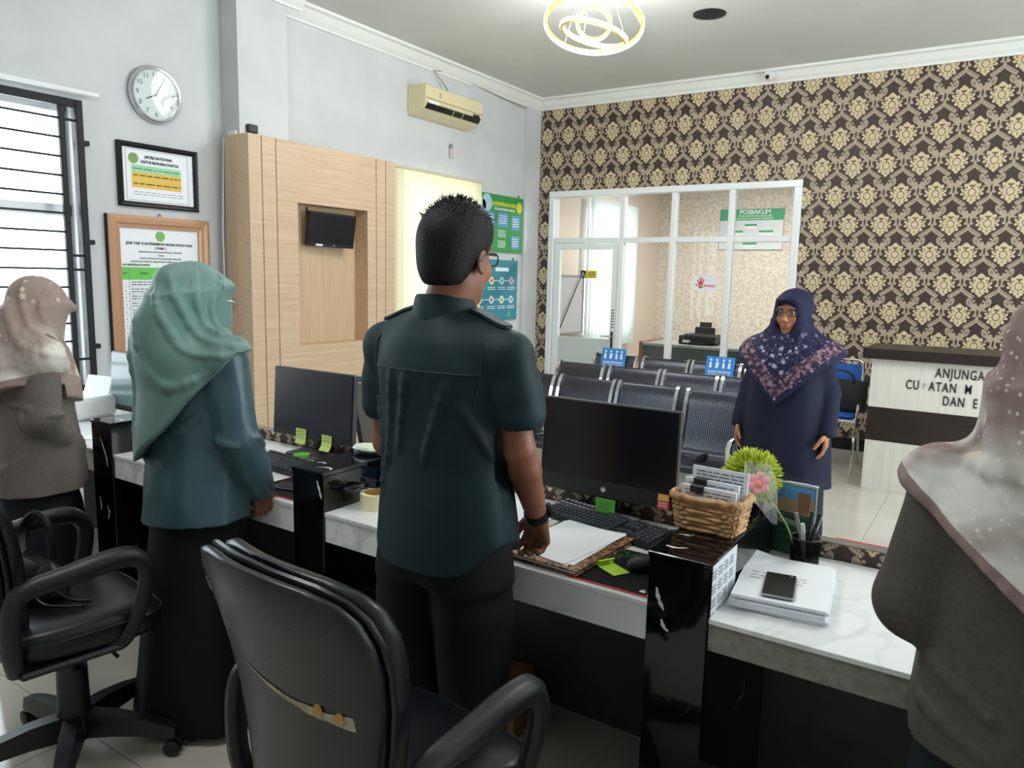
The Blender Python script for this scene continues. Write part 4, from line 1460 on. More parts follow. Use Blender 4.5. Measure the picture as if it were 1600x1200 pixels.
# ------------------------------------------------------------------ people: implicit surfaces meshed with surface nets
class Vol:
    def __init__(self, lo, hi, h):
        self.lo = np.array(lo, float)
        self.h = h
        n = np.ceil((np.array(hi) - self.lo) / h).astype(int) + 1
        self.ax = [(self.lo[i] + h * np.arange(n[i])).astype(np.float32) for i in range(3)]
        self.F = np.full(n, .3, np.float32)

    def put(self, fn, lo, hi, k=0.0, op='u'):
        pad = .02 + k + 2 * self.h
        sl = []
        for i in range(3):
            a = int(np.searchsorted(self.ax[i], lo[i] - pad))
            b = int(np.searchsorted(self.ax[i], hi[i] + pad))
            if b <= a:
                return self
            sl.append(slice(a, b))
        x, y, z = self.ax[0][sl[0]][:, None, None], self.ax[1][sl[1]][None, :, None], self.ax[2][sl[2]][None, None, :]
        d = np.broadcast_to(fn(x, y, z), tuple(s.stop - s.start for s in sl)).astype(np.float32)
        A = self.F[tuple(sl)]
        if op == 's':
            d = -d
        if k > 0:
            if op == 'u':
                t = np.clip(.5 + .5 * (A - d) / k, 0, 1)
                R = A * (1 - t) + d * t - k * t * (1 - t)
            else:
                t = np.clip(.5 - .5 * (A - d) / k, 0, 1)
                R = A * (1 - t) + d * t + k * t * (1 - t)
        else:
            R = np.minimum(A, d) if op == 'u' else np.maximum(A, d)
        self.F[tuple(sl)] = R
        return self

    def cone(self, a, b, ra, rb, k=0.0, op='u'):
        a, b = np.array(a, float), np.array(b, float)
        ba = b - a
        L = float(ba @ ba) + 1e-12

        def fn(x, y, z):
            px, py, pz = x - a[0], y - a[1], z - a[2]
            t = np.clip((px * ba[0] + py * ba[1] + pz * ba[2]) / L, 0, 1)
            return np.sqrt((px - t * ba[0]) ** 2 + (py - t * ba[1]) ** 2 + (pz - t * ba[2]) ** 2) - (ra + t * (rb - ra))
        r = max(ra, rb)
        return self.put(fn, np.minimum(a, b) - r, np.maximum(a, b) + r, k, op)

    def chain(self, pts, rs, k=0.0, op='u'):
        for i in range(len(pts) - 1):
            self.cone(pts[i], pts[i + 1], rs[i], rs[i + 1], k if i == 0 or k < .012 else k, op)
        return self

    def ridge(self, pts, r, k=.014, n=5, c=(0, 0)):
        """a cloth fold: a smooth chain laid on the present surface."""
        out = []
        for p in bez(pts, n):
            d = np.array((p[0] - c[0], p[1] - c[1], 0.0))
            d /= np.linalg.norm(d) + 1e-9
            best = None
            for q in np.arange(.40, .0, -.004):
                w = np.array((c[0], c[1], p[2])) + d * q
                i = np.round((w - self.lo) / self.h).astype(int)
                if (i < 0).any() or (i >= np.array(self.F.shape)).any():
                    continue
                if self.F[i[0], i[1], i[2]] < 0:
                    best = w
                    break
            if best is not None:
                out.append(best - d * r * .25)
        m = len(out)
        for i in range(m - 1):
            t0, t1 = math.sin(PI * (i + .5) / m) ** .5, math.sin(PI * min(i + 1.5, m - .5) / m) ** .5
            self.cone(out[i], out[i + 1], r * t0, r * t1, k)
        return self

    def ell(self, c, r, k=0.0, op='u', R=None):
        c, r = np.array(c, float), np.array(r, float)

        def fn(x, y, z):
            p = (x - c[0], y - c[1], z - c[2])
            if R is not None:
                p = [R[0][j] * p[0] + R[1][j] * p[1] + R[2][j] * p[2] for j in range(3)]
            q = np.sqrt((p[0] / r[0]) ** 2 + (p[1] / r[1]) ** 2 + (p[2] / r[2]) ** 2)
            return (q - 1) * min(r)
        m = r if R is None else np.array([max(r)] * 3)
        return self.put(fn, c - m, c + m, k, op)

    def loft(self, sec, k=0.0, op='u', folds=(), e=2.0, top=None, bot=None):
        """stack of ellipses (z, cx, cy, rx, ry); folds = (n, amp, phase, twist, zfull, zzero)."""
        sec = sorted(sec)
        zz = np.array([s[0] for s in sec])
        zf = np.linspace(zz[0], zz[-1], 160)
        tab = []
        for c in range(1, 5):
            v = np.interp(zf, zz, [s[c] for s in sec])
            g = np.ones(9) / 9
            v = np.convolve(np.pad(v, 4, mode='edge'), g, 'valid')
            tab.append(v)

        def fn(x, y, z):
            zc = np.clip(z, zz[0], zz[-1])
            cx, cy, rx, ry = [np.interp(zc, zf, t) for t in tab]
            dx, dy = x - cx, y - cy
            s = 1.0
            if folds:
                th = np.arctan2(dy / ry, dx / rx)
                for n, amp, ph, tw, zfull, zzero in folds:
                    w = np.clip((zc - zzero) / (zfull - zzero), 0, 1)
                    s = s + amp * w * np.sin(n * th + ph + tw * zc + .6 * np.sin(2 * th + ph))
            q = (np.abs(dx / rx) ** e + np.abs(dy / ry) ** e) ** (1 / e) / s
            d = (q - 1) * np.minimum(rx, ry)
            return np.maximum(d, np.maximum(z - zz[-1], zz[0] - z))
        m = max(max(abs(s[1]) + s[3] for s in sec), max(abs(s[2]) + s[4] for s in sec)) * 1.15
        return self.put(fn, (-m, -m, zz[0]), (m, m, zz[-1]), k, op)

    def half(self, fn, op='i', k=0.0):
        """keep only where fn < 0 (op i)."""
        lo = [a[0] for a in self.ax]
        hi = [a[-1] for a in self.ax]
        return self.put(lambda x, y, z: -fn(x, y, z), lo, hi, k, 's')

    def wrinkle(self, amp, f=(14, 14, 9), seed=0, lo=None, hi=None):
        x, y, z = self.ax[0][:, None, None], self.ax[1][None, :, None], self.ax[2][None, None, :]
        p = seed * 1.7
        n = np.sin(f[0] * x + f[2] * z + 1.5 * np.sin(f[1] * y + .6 * f[2] * z + p) + p)
        n = n + .6 * np.sin(1.9 * f[1] * y - 1.4 * f[2] * z + 1.2 * np.sin(1.3 * f[0] * x + p) + 2 * p)
        w = 1.0
        if lo is not None:
            w = np.clip((z - lo) / .06, 0, 1) * np.clip((hi - z) / .06, 0, 1)
        self.F += (amp * w * n).astype(np.float32)
        return self

    def mesh(self, name, m, parent, **tags):
        F = self.F
        F[0], F[-1], F[:, 0], F[:, -1], F[:, :, 0], F[:, :, -1] = .3, .3, .3, .3, .3, .3
        s = F < 0
        nx, ny, nz = F.shape
        cnt = np.zeros((nx - 1, ny - 1, nz - 1), np.uint8)
        for a in (0, 1):
            for b in (0, 1):
                for c in (0, 1):
                    cnt += s[a:nx - 1 + a, b:ny - 1 + b, c:nz - 1 + c]
        act = (cnt > 0) & (cnt < 8)
        I = np.argwhere(act)
        ids = np.full(act.shape, -1, np.int32)
        ids[act] = np.arange(len(I))
        P = np.zeros((len(I), 3))
        C = np.zeros(len(I))
        cor = [(a, b, c) for a in (0, 1) for b in (0, 1) for c in (0, 1)]
        for a in cor:
            for ax in range(3):
                if a[ax] == 1:
                    continue
                b = list(a)
                b[ax] = 1
                fa = F[I[:, 0] + a[0], I[:, 1] + a[1], I[:, 2] + a[2]]
                fb = F[I[:, 0] + b[0], I[:, 1] + b[1], I[:, 2] + b[2]]
                m_ = (fa < 0) != (fb < 0)
                t = np.where(m_, fa / (fa - fb + 1e-20), 0)
                p = np.tile(np.array(a, float), (len(I), 1))
                p[:, ax] = t
                P[m_] += p[m_]
                C[m_] += 1
        Vv = self.lo + self.h * (I + P / C[:, None])
        quads = []
        for ax in range(3):
            sl0 = [slice(1, -1)] * 3
            sl1 = [slice(1, -1)] * 3
            sl0[ax] = slice(0, -1)
            sl1[ax] = slice(1, None)
            e0, e1 = s[tuple(sl0)], s[tuple(sl1)]
            ch = np.argwhere(e0 != e1)
            if len(ch) == 0:
                continue
            off = np.ones(3, int)
            off[ax] = 0
            g = ch + off
            b_, c_ = [(1, 2), (2, 0), (0, 1)][ax]
            q = []
            for (db, dc) in ((-1, -1), (0, -1), (0, 0), (-1, 0)):
                h_ = g.copy()
                h_[:, b_] += db
                h_[:, c_] += dc
                q.append(ids[h_[:, 0], h_[:, 1], h_[:, 2]])
            q = np.stack(q, 1)
            ins = e0[ch[:, 0], ch[:, 1], ch[:, 2]]
            q[~ins] = q[~ins][:, ::-1]
            quads.append(q)
        Q = np.concatenate(quads)
        Q = Q[(Q >= 0).all(1)]
        me = bpy.data.meshes.new(name)
        me.vertices.add(len(Vv))
        me.vertices.foreach_set('co', Vv.astype(np.float32).ravel())
        me.loops.add(Q.size)
        me.loops.foreach_set('vertex_index', Q.astype(np.int32).ravel())
        me.polygons.add(len(Q))
        me.polygons.foreach_set('loop_start', np.arange(0, Q.size, 4, dtype=np.int32))
        me.polygons.foreach_set('loop_total', np.full(len(Q), 4, np.int32))
        me.update(calc_edges=True)
        me.validate()
        me.polygons.foreach_set('use_smooth', np.ones(len(me.polygons), bool))
        me.materials.append(m)
        return link(name, me, parent, **tags)


def rot3(yaw, pitch, roll=0.0):
    return np.array((Matrix.Rotation(yaw, 3, 'Z') @ Matrix.Rotation(pitch, 3, 'X') @ Matrix.Rotation(roll, 3, 'Y')))


def hand(v, W, d, n, u, curl, S=1.0, thumb=(.55, .75, .35)):
    """palm and five fingers: W wrist, d direction, n palm side, u thumb side."""
    W, d, n, u = [np.array(q, float) for q in (W, d, n, u)]
    d /= np.linalg.norm(d)
    n -= d * (n @ d)
    n /= np.linalg.norm(n)
    u -= d * (u @ d) + n * (u @ n)
    u /= np.linalg.norm(u)
    offs = (.029, .010, -.009, -.027)
    lens = (.070, .078, .072, .056)
    for i in range(4):
        kn = W + d * (.086 - .004 * abs(i - 1)) * S + u * offs[i] * S
        v.cone(W + d * .004 + u * offs[i] * .55 * S, kn, .0145 * S, .0108 * S, .010)
    for i in range(4):
        p = W + d * (.084 - .004 * abs(i - 1)) * S + u * offs[i] * S
        a = 0.0
        for j, (fr, da) in enumerate(((.44, curl[i]), (.31, curl[i] * 1.15), (.25, curl[i] * .8))):
            a += da
            q = p + (d * math.cos(a) + n * math.sin(a) + u * (offs[i] * .9)) * lens[i] * fr * S
            v.cone(p, q, (.0092, .0086, .0078)[j] * S, (.0086, .0078, .0066)[j] * S, .0025)
            p = q
    p = W + d * .022 * S + u * .022 * S
    t = d * thumb[0] + u * thumb[1] + n * thumb[2]
    t /= np.linalg.norm(t)
    q = p + t * .045 * S
    v.cone(p, q, .0145 * S, .0108 * S, .008)
    t2 = d * .85 + n * .5 + u * .15
    t2 /= np.linalg.norm(t2)
    r = q + t2 * .032 * S
    v.cone(q, r, .0105 * S, .0095 * S, .003)
    v.cone(r, r + t2 * .022 * S, .0095 * S, .0078 * S, .003)


def head(v, c, R, S=1.0):
    c = np.array(c, float)

    def at(p):
        return c + R @ (np.array(p) * S)

    def E(p, r, k=.015, op='u'):
        v.ell(at(p), np.array(r) * S, k, op, R)
    E((0, -.016, .032), (.074, .094, .084), 0)
    E((0, .022, -.035), (.060, .066, .084), .03)
    E((0, .066, -.097), (.026, .022, .019), .03)
    E((0, .072, .030), (.052, .020, .014), .02)
    for s in (-1, 1):
        E((s * .036, .060, -.030), (.025, .024, .024), .02)
        E((s * .031, .094, .004), (.017, .013, .011), .010, 's')
        E((s * .031, .078, .004), (.0125, .0125, .0125), .002)
        E((s * .077, -.006, -.012), (.009, .021, .032), .006)
        E((s * .084, -.004, -.010), (.004, .012, .020), .004, 's')
        E((s * .011, .099, -.034), (.0085, .009, .0075), .006)
    v.cone(at((0, .088, .010)), at((0, .109, -.031)), .0075 * S, .0115 * S, .010)
    E((0, .088, -.060), (.023, .012, .0075), .008)
    E((0, .087, -.073), (.020, .011, .0080), .008)
    v.cone(at((-.018, .100, -.0665)), at((.018, .100, -.0665)), .0022 * S, .0022 * S, .002, 's')
    return at


def lit_skin(name, c):
    m = mottled(name, c[0], c[1], 14, .5, detail=3)
    m.node_tree.nodes['Principled BSDF'].inputs['Subsurface Weight'].default_value = .06
    m.node_tree.nodes['Principled BSDF'].inputs['Subsurface Radius'].default_value = (.01, .004, .002)
    return m


M_skin = lit_skin('warm_skin', ('#a06a4e', '#b47c5c'))
M_skin2 = lit_skin('brown_skin', ('#84523c', '#98634a'))
M_eye = mat('eye_white', '#8f857d', .3)
M_iris = mat('iris', '#20140e', .2)
M_lip = mat('lip', '#8c4a42', .5)


def eyes(parent, at, R, S=1.0):
    for s in (-1, 1):
        c = at((s * .031, .0800, .004))
        eb = MB().sphere(c, (.0125 * S, .0125 * S, .0058 * S), 14, 9).build('eye', M_eye, parent, smooth=True)
        MB().sphere(at((s * .031, .0895, .004)), (.0056 * S, .0042 * S, .0052 * S), 10, 6).build('iris', M_iris, eb, smooth=True)
        rings = []
        MB().tube([at((s * (.016 + .009 * i), .0955 - .0012 * i * i, .0235 + .0022 * i - .0008 * i * i)) for i in range(4)], [.002 * S, .0026 * S, .0024 * S, .0012 * S], 6).build('eyebrow', M_iris, parent, smooth=True)
    for z, r in ((-.0605, .0042), (-.0728, .0055)):
        MB().tube([at((x, .0965 - 9 * x * x, z + (-.0012 if z > -.065 else .0012) * abs(x) / .02)) for x in [-.020 + .005 * i for i in range(9)]], [r * S * max(.25, 1 - (abs(i - 4) / 4.4) ** 2) for i in range(9)], 6).build('lip', M_lip, parent, smooth=True)


def glasses(parent, at, R, S, m, rim=.0016, arms=True, cx=.033, y=.106, w=.024, h=.016):
    g = MB()
    M3 = Matrix(R.tolist())
    root = None
    for s in (-1, 1):
        pts = []
        for i in range(24):
            a = 2 * PI * i / 24
            X = s * cx + w * math.copysign(abs(math.cos(a)) ** .7, math.cos(a))
            Z = .003 + h * math.copysign(abs(math.sin(a)) ** .7, math.sin(a))
            pts.append(Vector(at((X, y - .006 * (abs(X) / .06) ** 2, Z))))
        if root is None:
            root = MB().tube(pts, rim * S, 6, closed=True).build('glasses', m, parent, smooth=True)
        else:
            MB().tube(pts, rim * S, 6, closed=True).build('rim', m, root, smooth=True)
        n = len(pts)
        c = sum(pts, Vector()) / n
        MB().add([c] + pts, [(0, i + 1, (i + 1) % n + 1) for i in range(n)]).build('lens', M_glass, root)
        MB().tube([at((s * (cx + w), y - .005, .008)), at((s * .074, .07, .010))] + ([at((s * .082, -.0, .006)), at((s * .082, -.022, -.012))] if arms else []), rim * S, 6).build('temple_arm', m, root, smooth=True)
    MB().tube([at((-.010, y + .001, .008)), at((0, y + .004, .010)), at((.010, y + .001, .008))], rim * S, 6).build('bridge', m, root, smooth=True)
    return root


def shoes(parent, xs, m, y=.03):
    for x in xs:
        v = Vol((x - .07, y - .18, -.005), (x + .07, y + .18, .13), .006)
        v.ell((x, y - .045, .045), (.037, .065, .045), 0).ell((x, y + .06, .032), (.044, .085, .034), .03)
        v.half(lambda X, Y, Z: .003 - Z + 0 * X + 0 * Y)
        v.mesh('shoe', m, parent)


def body(v, S, sh, el, wr, hands, hz, hc, R, legx=.065, legs=True, hs=None):
    """one continuous figure: legs, pelvis, trunk, neck, head, arms and hands."""
    at = head(v, hc, R, hs or S)
    top = np.array((0, -.012, hz))
    v.cone(at((0, -.012, -.06)), top + np.array((0, -.004, .0)), .050 * S, .056 * S, .02)
    v.loft([(hz - .62, 0, 0, .125, .095), (hz - .50, 0, 0, .130, .098), (hz - .34, 0, 0, .112, .085), (hz - .18, 0, -.005, .145, .10), (hz - .07, 0, -.01, .13, .085), (hz - .005, 0, -.012, .06, .055)], .02)
    for i, s in enumerate((-1, 1)):
        v.cone((s * .07, -.01, hz - .09), np.array(sh[i]) - np.array((0, 0, .015)), .045, .040, .02)
        v.cone(np.array(sh[i]) - np.array((0, 0, .015)), el[i], .042 * S, .036 * S, .02)
        e, w = np.array(el[i]), np.array(wr[i])
        m_ = e + (w - e) * .3
        v.cone(e, m_, .036 * S, .038 * S, .012)
        v.cone(m_, w, .038 * S, .0245 * S, .012)
        hand(v, w, *hands[i][:4], S=S, **(hands[i][4] if len(hands[i]) > 4 else {}))
        if legs:
            v.cone((s * legx, 0, hz - .58), (s * legx, .01, .46), .068, .050, .03)
            v.cone((s * legx, .01, .46), (s * legx, -.02, .30), .055, .055, .02)
            v.cone((s * legx, -.02, .30), (s * legx, -.02, .08), .055, .036, .02)
            v.cone((s * legx, -.03, .045), (s * legx, .11, .028), .036, .026, .03)
    return at


def person(label, loc, rz):
    return thing('person', label, 'person', loc, rz)


# cloth materials -------------------------------------------------------------
def veil_print(name, base, pale, hz, slope, cx, width, seed, band):
    """taupe veil: pale blotched area and small blossoms towards the hem, plain band along the hem."""
    m = mat(name, base, .75, spec=.25)
    g = G(m)
    X, Y, Z = g.xyz('Object')
    h_ = Z - ((X - cx).abs() * slope + hz)
    c1 = g.coord((1, 1, 1))
    n1 = g.noise(c1, 5.5, 3, .5, .4)
    low = ((n1 - .40) * 7.0).soft(1.0) * ((h_ * -1.0 + .26) * 8.0).soft(1.0)
    col_ = g.mix(low * .95, lin(base), lin(pale))
    d, _ = g.voro(c1, 17)
    n2 = g.noise(c1, 40, 2)
    fl = ((.24 + (n2 - .5) * .35 - d) * 12.0).soft(1.0) * ((g.noise(c1, 6, 1) - .52) * 20.0).soft(1.0)
    col_ = g.mix(fl * .8, col_, lin('#d9c9b0'))
    d2, _ = g.voro(c1, 70)
    sp_ = ((.26 - d2) * 10.0).soft(1.0) * ((g.noise(c1, 4, 1) - .5) * 12.0).soft(1.0)
    col_ = g.mix(sp_ * .7, col_, lin('#e6dfd6'))
    edge = h_.lt(band)
    col_ = g.mix(edge, col_, lin(base))
    g.color(col_)
    g.bump(g.noise(g.coord((1, 1, .6)), 10, 3), .15, .02)
    return m


# ================================================================== the man in green
pm = person('man in a dark green short sleeved shirt with glasses and wrist watch, back turned', (-1.14, 1.44, 0), math.radians(0))
hcm = (.026, .0, 1.563)
Rm = rot3(math.radians(4), math.radians(-4))
v = Vol((-.36, -.26, -.01), (.36, .50, 1.72), .0048)
shm = [(-.178, -.012, 1.352), (.178, -.012, 1.352)]
elm = [(-.208, .01, 1.075), (.203, .02, 1.115)]
wrm = [(-.125, .17, .885), (.190, .135, .912)]
hm = [((.10, .5, -.75), (.3, -.7, -.5), (1, .3, .1), (.75, .8, .85, .9)),
      ((-.28, .50, -.82), (-.15, -.80, -.50), (-.9, .2, .2), (.80, .85, .9, .95), {'thumb': (.8, .5, .25)})]
atm = body(v, 1.05, shm, elm, wrm, hm, 1.425, hcm, Rm, .095, hs=.98)
v.mesh('body', M_skin2, pm)
glasses(pm, atm, Rm, .98, mat('dark_glasses', '#15110f', .3), .0019)
eyes(pm, atm, Rm, .98)
# hair
hv = Vol((-.11, -.14, 1.47), (.11, .15, 1.73), .0042)
hv.ell(atm((0, -.020, .034)), np.array((.083, .103, .091)) * 0.98, 0, 'u', Rm)
hv.ell(atm((0, .010, .075)), np.array((.074, .085, .062)) * 0.98, .03, 'u', Rm)
hv.ell(atm((0, -.06, -.03)), np.array((.060, .055, .06)) * 0.98, .03, 'u', Rm)
Rt = Rm.T


def hairline(x, y, z):
    c = np.array(hcm)
    p = [Rt[i][0] * (x - c[0]) + Rt[i][1] * (y - c[1]) + Rt[i][2] * (z - c[2]) for i in range(3)]
    y_, z_ = p[1] / 0.98, p[2] / 0.98
    lim = np.interp(y_, [-.12, -.08, -.04, -.025, .02, .035, .06, .075, .12], [-.072, -.075, -.07, -.045, -.028, .02, .03, .055, .062])
    return lim - z_


hv.half(hairline, k=.006)
M_hair = mottled('black_hair', '#050505', '#0c0b0c', 90, .6, (1, 1, .35), bump=.6, bs=260, spec=.25)
hair = hv.mesh('hair', M_hair, pm)
st = MB()
rn = random.Random(5)
for i in range(520):
    a, b = rn.uniform(0, 2 * PI), rn.uniform(0, .62) * PI / 2 * 1.15
    d = np.array((math.sin(b) * math.cos(a), math.sin(b) * math.sin(a), math.cos(b)))
    p = atm(np.array((0, -.008, .04)) + d * np.array((.080, .097, .092)))
    dd = Vector(Rm @ (d + np.array((rn.uniform(-.5, .5), .35 + rn.uniform(-.4, .5), rn.uniform(-.1, .4))))).normalized()
    L = rn.uniform(.012, .026)
    st.tube([p, Vector(p) + dd * L * .55, Vector(p) + dd * L + Vector((0, 0, -.002))], [.0016, .0012, .0003], 4, cap=False)
o_ = st.build('hair_strands', M_hair, hair)
o_['kind'] = 'stuff'
# shirt
M_shirt = cloth('dark_green_shirt', '#142b30', .6, .12)
sv = Vol((-.34, -.24, .76), (.34, .26, 1.50), .0055)
sv.loft([(.79, .008, .0, .200, .145), (.92, .005, 0, .188, .135), (1.06, 0, 0, .172, .122), (1.2, 0, -.004, .178, .124), (1.30, 0, -.012, .184, .124), (1.36, 0, -.016, .160, .106), (1.41, 0, -.016, .10, .080), (1.435, 0, -.014, .07, .068)], 0, 'u',
        [(5, .016, .4, 3.0, .8, 1.25), (8, .008, 1.0, -4, .8, 1.2)], 2.25)
for s in (-1, 1):
    sv.cone((s * .10, -.014, 1.378), (s * .190, -.014, 1.337), .052, .056, .035)
sv.chain([(-.190, -.012, 1.337), (-.204, .0, 1.25), (-.210, .006, 1.185)], [.056, .058, .062], .02)
sv.chain([(.190, -.012, 1.337), (.199, .002, 1.26), (.206, .010, 1.205)], [.056, .060, .066], .02)
sv.cone((-.210, .006, 1.185), (-.210, .012, 1.05), .048, .052, .006, 's')
sv.cone((.206, .010, 1.205), (.205, .018, 1.06), .052, .056, .006, 's')
for a, b in (((.10, -.125, 1.28), (.03, -.138, 1.08)), ((-.02, -.135, 1.29), (-.06, -.136, 1.10)), ((-.07, -.128, 1.29), (-.12, -.118, 1.05)), ((.13, -.11, 1.22), (.165, -.04, 1.10)), ((-.16, -.08, 1.24), (-.13, -.11, .98))):
    sv.ridge([a, b], .0075, .016, 7)
sv.half(lambda x, y, z: (.812 + .10 * np.clip((np.abs(x) - .10) / .11, 0, 1) ** 2 + .0 * y) - z)
sv.wrinkle(.0016, (11, 10, 7), 3, .78, 1.27)
shirt = sv.mesh('shirt', M_shirt, pm)
# seams, collar, epaulettes hug the shirt
from mathutils.bvhtree import BVHTree


def bvh(o):
    me = o.data
    return BVHTree.FromPolygons([v_.co for v_ in me.vertices], [p.vertices for p in me.polygons])


tree = bvh(shirt)


def cling(pts, c=(0, -.01, None), off=.0012, tree=tree):
    out = []
    for p in pts:
        p = Vector(p)
        o = Vector((c[0], c[1], p.z if c[2] is None else c[2]))
        d = (p - o).normalized()
        hit = tree.ray_cast(o + d * .6, -d)
        out.append((hit[0] + hit[1] * off) if hit[0] is not None else p)
    return out


M_seam = mat('shirt_seam', '#14282b', .7)
MB().tube(cling([(math.sin(a), -math.cos(a) - .01, 1.293 + .006 * math.cos(a)) for a in [math.radians(-66 + 132 * i / 40) for i in range(41)]]), .0022, 5).build('yoke_seam', M_seam, pm, smooth=True)
for s in (-1, 1):
    MB().tube(cling([(s * math.sin(a), -math.cos(a), z) for a, z in [(math.radians(68 - 6 * t), 1.37 - .15 * t) for t in [i / 16 for i in range(17)]]], (0, -.01, None)), .002, 5).build('armhole_seam', M_seam, pm, smooth=True)
    rings = []
    for t in [i / 10 for i in range(11)]:
        x = .085 + .105 * t
        hit = tree.ray_cast(Vector((s * x, -.012, 1.7)), Vector((0, 0, -1)))
        z = hit[0].z if hit[0] else 1.4
        w_ = .021 if t < .9 else .021 * (1 - (t - .9) * 4)
        rings.append([Vector((s * x, -.012 + w_, z + .001)), Vector((s * x, -.012 + w_ * .9, z + .008)), Vector((s * x, -.012 - w_ * .9, z + .008)), Vector((s * x, -.012 - w_, z + .001))])
    MB().loft(rings).build('epaulette', M_shirt, pm, smooth=50)
rings = []
N = 44
for z, r, fl in ((1.405, .078, 1.0), (1.430, .0715, 1), (1.458, .0690, 1), (1.465, .0715, 1), (1.458, .0755, 1), (1.432, .0810, 1), (1.412, .0865, 1)):
    rings.append([Vector((r * math.cos(a) * 1.0, -.012 + r * 1.0 * math.sin(a) + .004, z + .010 * (-math.sin(a)) * (z > 1.42) - .030 * max(0, math.sin(a)) ** 2)) for a in [PI / 2 + .22 + (2 * PI - .44) * i / N for i in range(N + 1)]])
MB().loft(rings, closed_u=False).build('collar', M_shirt, pm, smooth=True)
# trousers, shoes, watch
tv_ = Vol((-.24, -.18, .0), (.24, .18, .98), .007)
for s in (-1, 1):
    tv_.loft([(.02, s * .1, -.015, .072, .095), (.1, s * .1, -.018, .070, .09), (.42, s * .1, .0, .085, .092), (.7, s * .094, -.005, .098, .114), (.86, s * .08, -.005, .085, .108)], .03, 'u', [(4, .03, s, 9, .05, .6)])
tv_.loft([(.78, 0, -.005, .178, .122), (.9, 0, 0, .165, .112), (.97, 0, 0, .15, .10)], .05)
tv_.mesh('trousers', cloth('black_green_trousers', '#080d0e', .75, .1), pm)
M_shoe = mat('black_shoe', '#0d0d0e', .3)
shoes(pm, (-.1, .1), M_shoe, .03)
wd = np.array(wrm[1]) - np.array(elm[1])
wd /= np.linalg.norm(wd)
wc = np.array(wrm[1]) - wd * .012
zq = Vector(wd).to_track_quat('Z', 'Y').to_matrix().to_4x4()
Mw = T(*wc) @ zq
wt = MB().lathe([(.0285, -.011), (.0315, -.011), (.033, 0), (.0315, .011), (.0285, .011), (.0285, -.011)], 32, M=Mw, cap=False).build('wrist_watch', M_black, pm, smooth=40)
dd = Vector((.75, .45, .55))
dd = (dd - Vector(wd) * dd.dot(Vector(wd))).normalized()
Mq = T(*(Vector(wc) + dd * .030)) @ dd.to_track_quat('Z', 'Y').to_matrix().to_4x4()
MB().lathe([(.019, 0), (.021, .003), (.020, .010), (.016, .012)], 28, M=Mq).build('watch_case', M_black, wt, smooth=40)
MB().lathe([(.016, .0122), (.016, .0126)], 24, M=Mq).build('watch_dial', M_black2, wt)
fi = np.array(wrm[1])
# ring on his finger is too small to model apart from the hand

# ================================================================== the woman in sage
p2 = person('woman in a sage green headscarf and teal satin tunic, seen from behind at left', (-2.205, 1.452, 0), math.radians(4))
R2 = rot3(math.radians(-6), math.radians(-6))
hc2 = (.0, .03, 1.415)
v = Vol((-.34, -.24, -.01), (.34, .40, 1.56), .0055)
sh2 = [(-.16, -.01, 1.245), (.16, -.01, 1.245)]
el2 = [(-.20, -.01, .985), (.205, .0, .985)]
wr2 = [(-.15, .07, .80), (.185, .10, .795)]
h2 = [((.1, .25, -.9), (.9, .1, .1), (.2, 1, .1), (.35, .4, .45, .5)), ((-.05, .25, -.95), (-.9, .2, .0), (.0, 1, .2), (.65, .75, .8, .9), {'thumb': (.8, .55, .3)})]
at2 = body(v, .98, sh2, el2, wr2, h2, 1.29, hc2, R2)
v.mesh('body', M_skin2, p2)
glasses(p2, at2, R2, .98, mat('silver_glasses', '#b9bcc0', .25, .9), .0013)
eyes(p2, at2, R2, .98)
M_teal = cloth('teal_satin', '#3a565f', .36, .2, .0, spec=.5)
tn = Vol((-.33, -.24, .64), (.33, .26, 1.33), .0058)
tn.loft([(.685, 0, .0, .198, .155), (.80, 0, 0, .190, .15), (.95, 0, 0, .170, .132), (1.08, 0, 0, .165, .126), (1.2, 0, -.005, .175, .12), (1.27, 0, -.01, .12, .09), (1.32, 0, -.01, .06, .06)], 0, 'u',
        [(4, .03, .5, 5, .68, 1.1), (7, .018, 2, -6, .68, 1.1)], 2.1)
for i, s in enumerate((-1, 1)):
    tn.cone((s * .10, -.01, 1.255), sh2[i], .06, .066, .03)
    tn.chain([sh2[i], el2[i]], [.066, .060], .03)
    tn.chain([el2[i], np.array(el2[i]) * .5 + np.array(wr2[i]) * .5, wr2[i]], [.062, .060, .050], .012)
    tn.cone(np.array(wr2[i]), np.array(wr2[i]) + np.array((-.01, .0, -.08)), .036, .036, .003, 's')
for a, b in (((-.16, -.10, .93), (-.02, -.15, 1.0)), ((-.15, -.11, .90), (.05, -.15, .92)), ((-.13, -.12, .96), (-.06, -.14, 1.05)), ((.02, -.15, .98), (.15, -.09, 1.07)), ((.21, .0, 1.0), (.24, .04, .96)), ((.18, -.05, .99), (.235, -.03, .975))):
    tn.ridge([a, b], .008, .012, 6, (.2 * (1 if a[0] > .15 else -1 if a[0] < -.2 else 0), 0))
tn.wrinkle(.0032, (13, 10, 11), 5, .66, 1.25)
tn.half(lambda x, y, z: .70 + .012 * np.sin(9 * x + 4 * y) - z)
tn.mesh('tunic', M_teal, p2)
sk = Vol((-.3, -.3, .0), (.3, .3, .80), .0075)
sk.loft([(.025, 0, .01, .245, .235), (.2, 0, 0, .225, .20), (.5, 0, 0, .195, .165), (.66, 0, 0, .175, .142), (.72, 0, 0, .165, .13), (.78, 0, 0, .15, .12)], 0, 'u', [(7, .05, .3, 1.5, .02, .75), (11, .025, 1, -2, .02, .7)], 2.1)
M_skirt = cloth('black_skirt', '#070c0e', .8, .1)
sk.mesh('skirt', M_skirt, p2)
